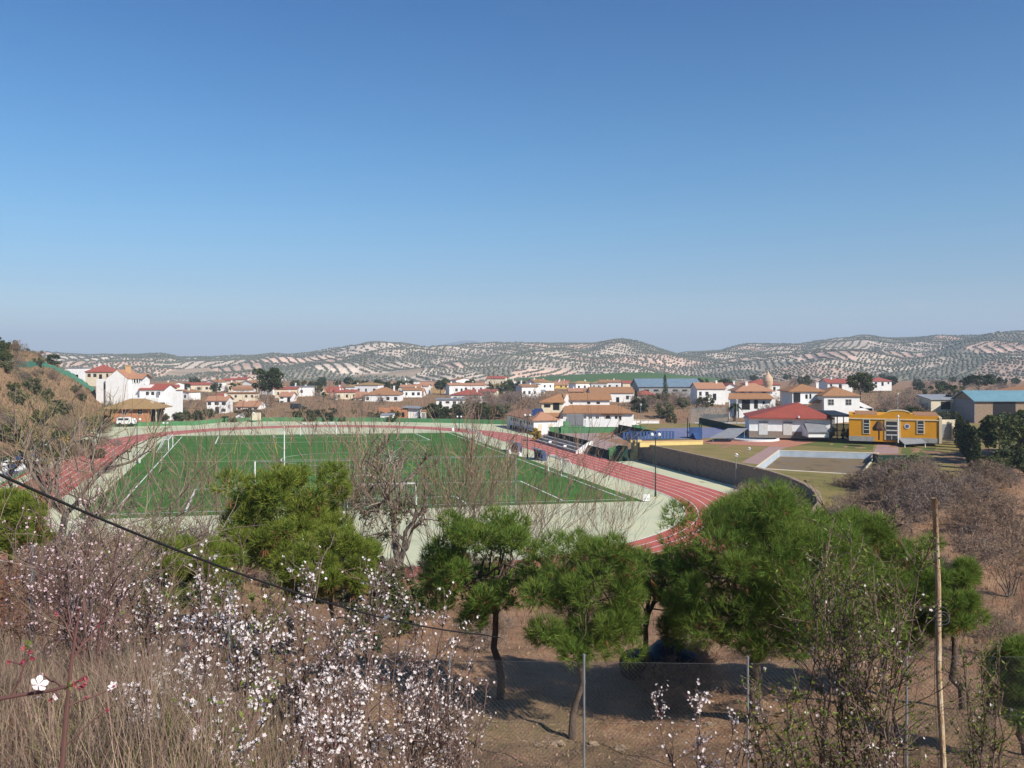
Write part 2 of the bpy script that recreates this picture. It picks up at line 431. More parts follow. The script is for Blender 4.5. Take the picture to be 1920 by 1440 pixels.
# ------------------------------------------------------------------ stadium: apron, track, turf
def ring(rad, n=44, u0=UA, u1=UB):
    P = []
    for i in range(n + 1):
        a = -math.pi + math.pi * i / n
        P.append(st(VC + rad * math.cos(a), u0 + rad * math.sin(a)))
    for i in range(n + 1):
        a = math.pi * i / n
        P.append(st(VC + rad * math.cos(a), u1 + rad * math.sin(a)))
    return P
WALLPX = [(180, 800.5), (205, 800.5), (365, 797.5), (420, 791.5), (480, 790.2), (700, 790.5), (860, 793.5), (955, 796)]
WALLP = [gnd(*p) for p in WALLPX]
near = ring(45.4)[:45]
ap = near + [st(58.4, 110), st(58.4, 140), st(59, 185)] + list(reversed(WALLP)) + [st(-32.5, 168), st(-32.5, 130)]
bm = bmesh.new(); vs = [bm.verts.new((p.x, p.y, 0.0)) for p in ap]; bm.faces.new(vs); bmesh.ops.triangulate(bm, faces=bm.faces[:])
me = bpy.data.meshes.new('apron'); bm.normal_update()
for f in bm.faces:
    if f.normal.z < 0: f.normal_flip()
bm.to_mesh(me); me.materials.append(M['apron']); o = bpy.data.objects.new('apron', me); COL.objects.link(o); setting(o)

def annulus(mb, r0, r1, z, m=0):
    a, b = ring(r0), ring(r1); n = len(a)
    for i in range(n):
        j = (i + 1) % n
        mb.poly([(a[i].x, a[i].y, z), (b[i].x, b[i].y, z), (b[j].x, b[j].y, z), (a[j].x, a[j].y, z)], m)
mb = MB(); annulus(mb, 34.0, 41.3, .012, 0)
annulus(mb, 33.86, 34.0, .05, 1); annulus(mb, 41.3, 41.42, .02, 1)
for k in range(1, 6): annulus(mb, 34 + k * 1.217 - .045, 34 + k * 1.217 + .045, .022, 1)
setting(mb.build('running_track', [M['track'], M['line']]))

TV0, TV1, TU0, TU1 = -17.0, 42.3, 90.5, 188.0
LV0, LV1, LU0, LU1 = -13.9, 40.9, 93.0, 185.5
mb = MB()
mb.poly([st(TV0, TU0, .016), st(TV1, TU0 + 1.0, .016), st(TV1, TU1 - 2, .016), st(TV0, TU1, .016)], 0)
def ln(v0, u0, v1, u1, w=.12, m=1, z=.026):
    a, b = st(v0, u0, z), st(v1, u1, z); d = (b - a).normalized(); n = Vector((-d.y, d.x, 0)) * w / 2
    mb.poly([a - n, a + n, b + n, b - n], m)
for v in (LV0, LV1): ln(v, LU0, v, LU1, .16)
for u in (LU0, LU1): ln(LV0, u, LV1, u, .16)
UM = (LU0 + LU1) / 2; VM = (LV0 + LV1) / 2
ln(LV0, UM, LV1, UM, .16)
for sg, u in ((1, LU0), (-1, LU1)):
    for hw, dp in ((20.2, 16.5), (9.2, 5.5)):
        ln(VM - hw, u, VM - hw, u + sg * dp, .2); ln(VM + hw, u, VM + hw, u + sg * dp, .2); ln(VM - hw, u + sg * dp, VM + hw, u + sg * dp, .2)
for i in range(48):
    a0, a1 = 2 * math.pi * i / 48, 2 * math.pi * (i + 1) / 48
    ln(VM + 9.15 * math.cos(a0), UM + 9.15 * math.sin(a0), VM + 9.15 * math.cos(a1), UM + 9.15 * math.sin(a1), .16, 1, .03)
for ua, ub in ((LU0 + 1.5, UM - 2), (UM + 2, LU1 - 1.5)):      # seven-a-side markings across the pitch, yellow
    ln(LV0 + .5, ua, LV1 - .5, ua, .1, 2, .034); ln(LV0 + .5, ub, LV1 - .5, ub, .1, 2, .034)
    for v in (LV0 + 11, LV1 - 11): ln(v, (ua + ub) / 2 - 13, v, (ua + ub) / 2 + 13, .14, 2, .034)
    for v in (LV0 + 18, LV1 - 18): ln(v, (ua + ub) / 2 - 15, v, (ua + ub) / 2 + 15, .14, 2, .034)
setting(mb.build('football_pitch', [M['turf'], M['line'], M['yline']]))

# ------------------------------------------------------------------ olive hills
SKY = np.array([(-500, 655), (-200, 660), (60, 664), (110, 664), (170, 667), (235, 666), (290, 671), (335, 675), (390, 672), (470, 668), (560, 664),
    (610, 657), (690, 648), (750, 650), (800, 655), (850, 651), (900, 652), (955, 645), (1010, 646), (1050, 648), (1110, 648),
    (1140, 643), (1165, 640.5), (1195, 645), (1230, 655), (1270, 664), (1310, 662), (1345, 659), (1400, 653), (1500, 648), (1545, 641.5), (1600, 642),
    (1640, 639), (1750, 635), (1830, 634.5), (1870, 629), (1920, 628.5), (2150, 624), (2500, 632)], float)
def hill_z(X, Y):
    r = np.hypot(X, Y); px = 960 + FPX * X / np.maximum(Y, 1)
    ys = np.interp(px, SKY[:, 0], SKY[:, 1])
    r0 = 1950 + 450 * ss(1215, 1300, px) + 250 * (1 - ss(250, 350, px))
    Y0 = r0 / np.sqrt(1 + ((px - 960) / FPX) ** 2)
    zr = EYE + (HZ - ys) / FPX * Y0
    t = (r - 950) / (r0 - 950)
    tc_ = np.clip(t, 0, 1)
    f = np.sin(tc_ * math.pi / 2) ** .9
    z = -14 + (zr + 14) * f
    z = z - np.clip(t - 1, 0, 3) * 60
    amp = 15 * np.clip(4 * tc_ * (1 - tc_), 0, 1) ** .7 * np.where(t < 1, 1, 0)
    z = z + amp * (waves(X, Y, 430, 5, 2) * .6 + waves(X, Y, 210, 5, 6) * .35)
    return np.maximum(z, -60)
rng = np.random.default_rng(11)
# fields: each its own soil, row direction and spacing
NF = 300
fr = np.sqrt(rng.uniform(900 ** 2, 2700 ** 2, NF)); fa = rng.uniform(-.62, .62, NF)
FX, FY = fr * np.sin(fa), fr * np.cos(fa)
fdir = rng.uniform(0, math.pi, NF); fkind = rng.choice([0, 1, 2, 3], NF, p=[.45, .30, .22, .03])
soils = np.array([(.62, .50, .39), (.63, .44, .33), (.27, .24, .18), (.34, .26, .18)])
fcol = soils[fkind] * rng.uniform(.85, 1.15, (NF, 1))
def field_of(X, Y):
    out = np.empty(X.size, int); xf, yf = X.ravel(), Y.ravel()
    for s in range(0, X.size, 20000):
        d = (xf[s:s + 20000, None] - FX) ** 2 + (yf[s:s + 20000, None] - FY) ** 2
        out[s:s + 20000] = d.argmin(1)
    return out.reshape(X.shape)
ha = np.arctan((np.linspace(-420, 2420, 560) - 960) / FPX); hr = np.concatenate([np.linspace(880, 2500, 210), np.linspace(2540, 4200, 14)])
def field_material():
    m = bpy.data.materials.new('field_soils'); m.use_nodes = True
    N, L = m.node_tree.nodes, m.node_tree.links
    bs = N["Principled BSDF"]; bs.inputs["Roughness"].default_value = 1; bs.inputs["Specular IOR Level"].default_value = .05
    a = N.new("ShaderNodeAttribute"); a.attribute_name = "soil"
    t = N.new("ShaderNodeTexCoord"); nz = N.new("ShaderNodeTexNoise"); nz.inputs["Scale"].default_value = .02; nz.inputs["Detail"].default_value = 7
    L.new(t.outputs["Object"], nz.inputs["Vector"])
    mr = N.new("ShaderNodeMapRange"); mr.inputs["From Min"].default_value = .3; mr.inputs["From Max"].default_value = .7
    mr.inputs["To Min"].default_value = .75; mr.inputs["To Max"].default_value = 1.2; L.new(nz.outputs["Fac"], mr.inputs["Value"])
    mx = N.new("ShaderNodeMix"); mx.data_type = 'RGBA'; mx.blend_type = 'MULTIPLY'; mx.inputs["Factor"].default_value = 1
    L.new(a.outputs["Color"], mx.inputs["A"]); L.new(mr.outputs[0], mx.inputs["B"]); L.new(mx.outputs["Result"], bs.inputs["Base Color"])
    return m
hills = setting(polar_sheet('hills', ha, hr, hill_z, field_material()))
co = np.empty(len(hills.data.vertices) * 3, np.float32); hills.data.vertices.foreach_get("co", co); co = co.reshape(-1, 3)
fi = field_of(co[:, 0], co[:, 1])
at_ = hills.data.color_attributes.new("soil", 'FLOAT_COLOR', 'POINT')
at_.data.foreach_set("color", np.concatenate([fcol[fi], np.ones((len(fi), 1))], 1).astype(np.float32).ravel())

# the olive trees on them: one mass of low crowns set in rows, field by field
GX, GY = [], []
for k in range(NF):
    if fkind[k] == 3: continue
    row, stp = (14.0, 4.6) if fkind[k] != 2 else (10.0, 6.0)
    n = 40
    a, b = np.meshgrid(np.arange(-n, n + 1) * row, np.arange(-n * 2, n * 2 + 1) * stp, indexing='ij')
    a, b = a.ravel() + rng.normal(0, .5, a.size), b.ravel() + rng.normal(0, .8, b.size)
    x = FX[k] + a * math.cos(fdir[k]) - b * math.sin(fdir[k]); y = FY[k] + a * math.sin(fdir[k]) + b * math.cos(fdir[k])
    px = 960 + FPX * x / np.maximum(y, 1); r = np.hypot(x, y)
    r0 = 1950 + 450 * ss(1215, 1300, px) + 250 * (1 - ss(250, 350, px))
    ok = (y > 800) & (px > -60) & (px < 1985) & (r > 960) & (r < r0 + 30) & (rng.random(x.size) > .06)
    x, y = x[ok], y[ok]
    s = field_of(x, y) == k
    GX.append(x[s]); GY.append(y[s])
GX, GY = np.concatenate(GX), np.concatenate(GY)
GZ = hill_z(GX, GY)
ico = np.array([(0, 0, 1), (1, 0, .25), (.31, .95, .25), (-.81, .59, .25), (-.81, -.59, .25), (.31, -.95, .25), (.5, .4, -.6), (-.6, .1, -.6), (.1, -.6, -.6)])
icf = np.array([(0, 1, 2), (0, 2, 3), (0, 3, 4), (0, 4, 5), (0, 5, 1), (1, 6, 2), (2, 6, 7), (2, 7, 3), (3, 7, 4), (4, 7, 8), (4, 8, 5), (5, 8, 1), (1, 8, 6)])
n = len(GX); sc = rng.uniform(1.5, 2.25, n)
V = ico[None] * sc[:, None, None] * np.array([1, 1, .8]) + np.stack([GX, GY, GZ + sc * .75], -1)[:, None]
F = (icf[None] + (np.arange(n) * 9)[:, None, None]).reshape(-1, 3)
M['olivefar'] = mat('olive_crowns', (.105, .11, .075), (.14, .145, .10), .05, .95, spec=.05)
g = np_mesh('olive_grove', V.reshape(-1, 3), F, M['olivefar'], smooth=True); setting(g, 'stuff')
tag(g, 'grey green olive trees in dotted rows across the distant hills', 'olive grove'); g['kind'] = 'stuff'

# far blue mountain and plain behind the hills
FARS = np.array([(-800, 668), (300, 671.5), (480, 670), (700, 660), (780, 655), (835, 645), (862, 639.5), (880, 637.5), (900, 641), (925, 646), (960, 654), (1050, 660), (1250, 664), (1330, 661), (1500, 664), (2600, 668)], float)
def far_z(X, Y):
    r = np.hypot(X, Y); px = 960 + FPX * X / np.maximum(Y, 1)
    zr = EYE + (HZ - np.interp(px, FARS[:, 0], FARS[:, 1])) / FPX * 8500 * .97
    return -40 + (zr + 40) * np.sin(np.clip((r - 4500) / 4000, 0, 1.6) * math.pi / 2)
M['farland'] = mat('distant_scrub', (.13, .14, .09), (.20, .17, .12), .004, 1.0)
setting(polar_sheet('mountain', np.arctan((np.linspace(-600, 2600, 260) - 960) / FPX), np.linspace(4300, 9500, 60), far_z, M['farland']))
mb = MB(); p = at(880, 637.6, 8245)
mb.box(p.x - 22, p.x + 22, p.y - 6, p.y + 6, p.z - 12, p.z + 5); mb.box(p.x - 5, p.x + 5, p.y - 5, p.y + 5, p.z + 5, p.z + 11)
tag(mb.build('hilltop_chapel', M['white']), 'tiny white building on top of the faint blue mountain', 'building')
mb = MB(); p = at(1763, 637, 2330)
mb.box(-6, 6, -3, 3, -4, 3); q = mb.build('hilltop_house', M['white']); q.location = p
tag(q, 'small white house on the skyline of the olive hills at the right', 'building')

# green wheat slope beyond the village
WH = np.array([(860, 730), (930, 722), (990, 713), (1080, 703.5), (1150, 699.5), (1210, 698), (1260, 702), (1320, 710), (1400, 722), (1480, 735)], float)
def wheat_z(X, Y):
    px = 960 + FPX * X / np.maximum(Y, 1)
    zr = EYE + (HZ - np.interp(px, WH[:, 0], WH[:, 1])) / FPX * 780
    t = np.clip((Y - 600) / 180, 0, 1.5)
    return -4.5 + (zr + 4.5) * np.sin(t * math.pi / 2)
M['wheat'] = mat('green_wheat', (.085, .14, .035), (.12, .16, .05), .006, 1.0, c3=(.06, .12, .03))
setting(polar_sheet('wheat_field', np.arctan((np.linspace(860, 1480, 60) - 960) / FPX), np.linspace(600, 920, 24), wheat_z, M['wheat']))
# ------------------------------------------------------------------ building helpers
RS = math.asin(0.2912)           # the stadium's turn about z
def roof_planes(kind, w, d, h, rh, ov, apex=0.0):
    x0, x1, y0, y1 = -w / 2 - ov, w / 2 + ov, -ov, d + ov
    if kind == 'gable':
        s = rh / (d / 2); e = h - s * ov; r = h + rh; ym = d / 2
        return [[(x0, y0, e), (x1, y0, e), (x1, ym, r), (x0, ym, r)], [(x1, y1, e), (x0, y1, e), (x0, ym, r), (x1, ym, r)]]
    if kind == 'gabley':
        s = rh / (w / 2); e = h - s * ov; r = h + rh
        return [[(x0, y1, e), (x0, y0, e), (0, y0, r), (0, y1, r)], [(x1, y0, e), (x1, y1, e), (0, y1, r), (0, y0, r)]]
    if kind == 'hip':
        e = h - .12; r = h + rh; b = min(w, d) * .5
        ax0, ax1, ay0, ay1 = (-w / 2 + b * .95, w / 2 - b * .95, d / 2, d / 2) if w >= d else (0, 0, b * .95, d - b * .95)
        A, B = (ax0 + apex, ay0, r), (ax1 + apex, ay1, r)
        c = [(x0, y0, e), (x1, y0, e), (x1, y1, e), (x0, y1, e)]
        if w >= d: return [[c[0], c[1], B, A], [c[1], c[2], B], [c[2], c[3], A, B], [c[3], c[0], A]]
        return [[c[0], c[1], A], [c[1], c[2], B, A], [c[2], c[3], B], [c[3], c[0], A, B]]
    if kind == 'shed':
        return [[(x0, y0, h), (x1, y0, h), (x1, y1, h + rh), (x0, y1, h + rh)]]
    return [[(x0, y0, h + .12), (x1, y0, h + .12), (x1, y1, h + .12), (x0, y1, h + .12)]]

def add_roof(t, kind, w, d, h, rh, m, ov=.4, off=(0, 0, 0), apex=0.0, th=.16):
    mb = MB()
    for P in roof_planes(kind, w, d, h, rh, ov, apex):
        mb.slab([(p[0] + off[0], p[1] + off[1], p[2] + off[2] + th) for p in P], th)
    return mb.build('roof', m, t)
def wall_block(mb, kind, w, d, h, rh, off=(0, 0, 0), down=2.5, m=0):
    ox, oy, oz = off; x0, x1, y0, y1 = ox - w / 2, ox + w / 2, oy, oy + d
    z0, z1 = oz - down, oz + h
    mb.box(x0, x1, y0, y1, z0, z1, m)
    if kind == 'gable':
        for x in (x0, x1): mb.poly([(x, y0, z1), (x, y1, z1), (x, (y0 + y1) / 2, z1 + rh)], m)
    if kind == 'gabley':
        for y in (y0, y1): mb.poly([(x0, y, z1), (x1, y, z1), (ox, y, z1 + rh)], m)
    if kind == 'shed':
        mb.poly([(x0, y0, z1), (x0, y1, z1), (x0, y1, z1 + rh)], m); mb.poly([(x1, y0, z1), (x1, y1, z1 + rh), (x1, y1, z1)], m)
        mb.poly([(x0, y1, z1), (x1, y1, z1), (x1, y1, z1 + rh), (x0, y1, z1 + rh)], m)
def window(t, x, z, w, h, y=0.0, big=False, m='frame', pane='glass'):
    mb = MB()
    if big:
        mb.box(x - w / 2 - .09, x + w / 2 + .09, y - .05, y + .02, z - h / 2 - .1, z + h / 2 + .09)
        f = mb.build('window', M[m], t)
        q = MB(); q.box(x - w / 2, x + w / 2, y - .075, y - .051, z - h / 2, z + h / 2); q.build('pane', M[pane], f)
        q = MB(); q.box(x - .03, x + .03, y - .1, y - .076, z - h / 2, z + h / 2); q.box(x - w / 2, x + w / 2, y - .098, y - .076, z - .03, z + .03)
        q.build('glazing_bar', M[m], f)
    else:
        mb.box(x - w / 2, x + w / 2, y - .05, y + .02, z - h / 2, z + h / 2); f = mb.build('window', M[pane], t)
    return f
def chimney(t, x, y, z0, z1, m='white', s=.3):
    mb = MB(); mb.box(x - s, x + s, y - s, y + s, z0, z1); mb.box(x - s * 1.25, x + s * 1.25, y - s * 1.25, y + s * 1.25, z1, z1 + .12)
    return mb.build('chimney', M[m], t)

def house(label, px0, px1, yb, ye, yr, Y, d, roof='gable', wall='white', tiles='roof_orange', wins=3, rows=1, rz=0.0, chim=None, name='house', cat='house', big=False, ov=.4, group=None, door=True):
    """a house from where its front shows in the valley: left, right, base, eave and ridge, at distance Y"""
    pc = (px0 + px1) / 2
    loc = at(pc, yb, Y); w = (px1 - px0) / FPX * Y; h = (yb - ye) / FPX * Y
    zr_ = EYE - (yr - HZ) / FPX * (Y + (d / 2 if roof in ('gable', 'hip') else d if roof == 'shed' else 0))
    rh = max(.35, zr_ - (loc.z + h))
    t = thing(name, label, cat, loc, rz, group)
    mb = MB(); wall_block(mb, roof, w, d, h, rh); mb.build('wall', M[wall], t)
    add_roof(t, roof, w, d, h, rh, M[tiles], ov)
    rr = random.Random(int(px0 * 7 + yb))
    n = wins
    for r_ in range(rows):
        zc = h * (r_ + .55) / rows
        for i in range(n):
            if rr.random() < .12: continue
            x = -w / 2 + w * (i + .5) / n + rr.uniform(-.3, .3)
            wh = min(1.3, h / rows * .42); ww = rr.choice((.8, 1.0, 1.2))
            if door and r_ == 0 and i == n // 2:
                mb = MB(); mb.box(x - .55, x + .55, -.05, .02, -.1, min(2.1, h * .75)); mb.build('door', M['dark'], t)
            else: window(t, x, zc, ww, wh, big=big)
    if chim is not None: chimney(t, chim * w / 2, d * .45, h + rh * .3, h + rh + .7)
    return t

# ------------------------------------------------------------------ far green wall, hut and sign beyond the track
t = thing('boundary_wall', 'long low green wall behind the far end of the running track', 'wall', WALLP[0])
mb = MB()
for a, b in zip(WALLP, WALLP[1:]):
    n = Vector((-(b - a).y, (b - a).x, 0)).normalized() * .15
    q = [a - WALLP[0], b - WALLP[0]]
    mb.slab([q[0] + Vector((0, 0, 1.05)), q[1] + Vector((0, 0, 1.05)), q[1] + n + Vector((0, 0, 1.05)), q[0] + n + Vector((0, 0, 1.05))], 1.4)
mb.build('wall_panel', M['greenpaint'], t)
for i, (a, b) in enumerate(zip(WALLP, WALLP[1:])):
    L_ = (b - a).length; k = max(1, int(L_ / 6))
    for j in range(k):
        p = a + (b - a) * (j / k) - WALLP[0] + Vector((0, .3, 0))
        mb = MB(); mb.tube([p + Vector((0, 0, -.3)), p + Vector((0, 0, 3.2))], .035, 5); mb.build('fence_post', M['greenmetal'], t)

def hut(label, px0, px1, yb, yt, Y, wall='white', roofm='roof_grey', d=3.0, kind='shed', name='hut', cat='hut', rh=.3):
    loc = at((px0 + px1) / 2, yb, Y); w = (px1 - px0) / FPX * Y; h = (yb - yt) / FPX * Y
    t = thing(name, label, cat, loc)
    mb = MB(); wall_block(mb, kind, w, d, h, rh, down=2); mb.build('wall', M[wall], t)
    add_roof(t, kind, w, d, h, rh, M[roofm], .12, th=.08)
    mb = MB(); mb.box(-.4, .4, -.04, .02, -.1, min(1.9, h * .8)); mb.build('door', M['greywall'], t)
    return t
hut('small white hut behind the green wall left of the cream panel', 442, 455, 787.5, 780, 226, kind='gabley', rh=.5)
hut('small white hut with grey roof below the brick ruin', 713, 736, 790, 779, 222, d=4)
hut('little white hut with a dark door beside the palm behind the wall', 790, 798, 784, 772, 228, 'cream', 'roof_brown')
t = thing('sign_panel', 'square cream panel on posts behind the far green wall', 'sign', at(481, 792, 218))
mb = MB(); mb.box(-1.15, 1.15, -.06, .0, .55, 2.5); mb.build('panel', M['cream'], t)
for x in (-.9, .9):
    mb = MB(); mb.tube([(x, .06, -2), (x, .06, 2.3)], .05, 6); mb.build('post', M['steel'], t)
def boxy(name, label, cat, px, yb, yt, Y, w, d, m):
    p = at(px, yb, Y); h = (yb - yt) / FPX * Y
    t = thing(name, label, cat, p)
    mb = MB(); mb.box(-w / 2, w / 2, 0, d, -1.5, h); mb.build('casing', M[m], t)
    mb = MB(); mb.box(-w / 2 - .05, w / 2 + .05, -.05, d + .05, h, h + .07); mb.build('lid', M['grey'], t)
    return t
boxy('meter_box', 'small white box on the green wall right of the cream panel', 'box', 508, 788, 783, 224, .7, .5, 'white')
boxy('meter_box', 'small white box in front of the dark bush behind the green wall', 'box', 575.5, 788, 783, 224, .8, .5, 'white')

# ------------------------------------------------------------------ houses of the village, left to right
house('white house with hipped orange roof standing high on the left hill', 160, 207, 712, 697, 685.5, 330, 9, 'hip', 'cream', 'roof_red', 4, chim=-.3)
house('white flat house showing between two cypresses on the left hill', 121, 153, 712, 690, 689, 345, 8, 'flat', 'white', 'roof_grey', 2)

t = thing('white_house', 'big stepped white house with blank gable below the two cypresses', 'house', at(219, 752, 236))
k = 236 / FPX
mb = MB()
wall_block(mb, 'gabley', 42 * k, 9, 41 * k, 17 * k, down=4); wall_block(mb, 'flat', 22 * k, 7, 45 * k - 0.6, 0, (-31 * k, 1.0, 0), 3)
wall_block(mb, 'gable', 19 * k, 6, 42 * k, 1.2, (28 * k, 2.5, 0), 3)
mb.build('wall', M['white'], t)
add_roof(t, 'gabley', 42 * k, 9, 41 * k, 17 * k, M['roof_orange'], .05)
add_roof(t, 'gable', 19 * k, 6, 42 * k, 1.2, M['roof_orange'], .4, (30 * k, 2.5, 0))
mb = MB(); mb.box(22 * k, 36 * k, 2.42, 2.52, 34 * k, 41 * k); mb.build('balcony_opening', M['dark'], t)
for x in (24 * k, 29 * k, 34 * k):
    mb = MB(); mb.box(x - .12, x + .12, 2.25, 2.4, 33 * k, 41.5 * k); mb.build('balcony_column', M['white'], t)
mb = MB(); mb.box(-28 * k, -24 * k, .95, 1.02, 22 * k, 32 * k); mb.build('window', M['greywall'], t)
chimney(t, 6 * k, 5, 50 * k, 66 * k, 'ochre', .55)

t = thing('white_house', 'white house with red gable roof below the big stepped white house', 'house', at(268, 768, 226))
k = 226 / FPX
mb = MB()
wall_block(mb, 'gable', 46 * k, 8, 37 * k, 9 * k, (12 * k, 1.5, 0), 3); wall_block(mb, 'flat', 34 * k, 6, 46 * k, 0, (-10 * k, 2.4, 0), 3)
wall_block(mb, 'flat', 66 * k, 3, 22 * k, 0, (0, -1.6, 0), 3); wall_block(mb, 'flat', 26 * k, 4, 33 * k, 0, (46 * k, 1.8, 0), 3)
mb.build('wall', M['white'], t)
add_roof(t, 'gable', 46 * k, 8, 37 * k, 9 * k, M['roof_red'], .3, (12 * k, 1.5, 0))
for x, z, w in ((4, 30, .8), (14, 30, .8), (25, 30, .8)): window(t, x * k, z * k, w, .9, 1.5)
mb = MB(); mb.box(20 * k, 26 * k, 1.44, 1.52, 22 * k, 32 * k); mb.build('doorway', M['greywall'], t)
mb = MB(); mb.box(36 * k, 46 * k, -1.68, -1.58, 0, 14 * k); mb.build('gate', M['dark'], t)
chimney(t, -6 * k, 4.5, 42 * k, 53 * k)

t = thing('brick_house', 'unfinished orange brick bungalow with straw coloured hipped roof', 'house', at(243, 788, 208), .06)
k = 208 / FPX
mb = MB(); wall_block(mb, 'hip', 72 * k, 8, 22 * k, 0, down=2); mb.build('wall', M['brick'], t)
add_roof(t, 'hip', 96 * k, 9.5, 22 * k, 16 * k, M['roof_straw'], .5, (3 * k, -.5, 0))
for x, z in ((-10, 15), (19, 16)):
    f = window(t, x * k, z * k, 8 * k, 9 * k, big=True, m='cream', pane='dark')
mb = MB(); mb.tube([(49 * k, -.2, -1.5), (49 * k, -.2, 22 * k)], .16, 6); mb.build('porch_column', M['cream'], t)
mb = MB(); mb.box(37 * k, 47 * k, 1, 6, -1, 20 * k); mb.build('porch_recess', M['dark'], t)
chimney(t, 33 * k, 3, 24 * k, 33 * k, 'cream', .3)

# a parked white van in front of it
def van(label, px, yb, Y, rz, paint):
    t = thing('parked_van', label, 'van', at(px, yb, Y), rz)
    mb = MB()
    prof = [(-2.1, .35), (2.0, .35), (2.1, .8), (1.95, 1.05), (1.25, 1.2), (.75, 1.85), (-2.05, 1.9), (-2.15, .9)]
    for y in (-.85, .85): mb.poly([(x, y, z) for x, z in (prof if y < 0 else reversed(prof))])
    for i in range(len(prof)):
        a, b = prof[i], prof[(i + 1) % len(prof)]
        mb.poly([(a[0], -.85, a[1]), (a[0], .85, a[1]), (b[0], .85, b[1]), (b[0], -.85, b[1])])
    mb.build('body', paint, t)
    for x in (-1.35, 1.35):
        for y in (-.86, .68):
            q = MB(); q.tube([(x, y, .33), (x, y + .18, .33)], .33, 12); q.build('wheel', M['tyre'], t)
    q = MB(); q.box(-.3, .7, -.87, -.84, 1.2, 1.7); q.box(-1.7, -.5, -.87, -.84, 1.2, 1.7); q.build('side_window', M['glass'], t)
    return t
van('white van parked in front of the orange brick bungalow', 238, 797, 203, 0.05, M['whitemetal'])
van('dark car standing on the road beyond the track, left of the dark bush', 558, 768, 262, 0.1, M['carpaint'])

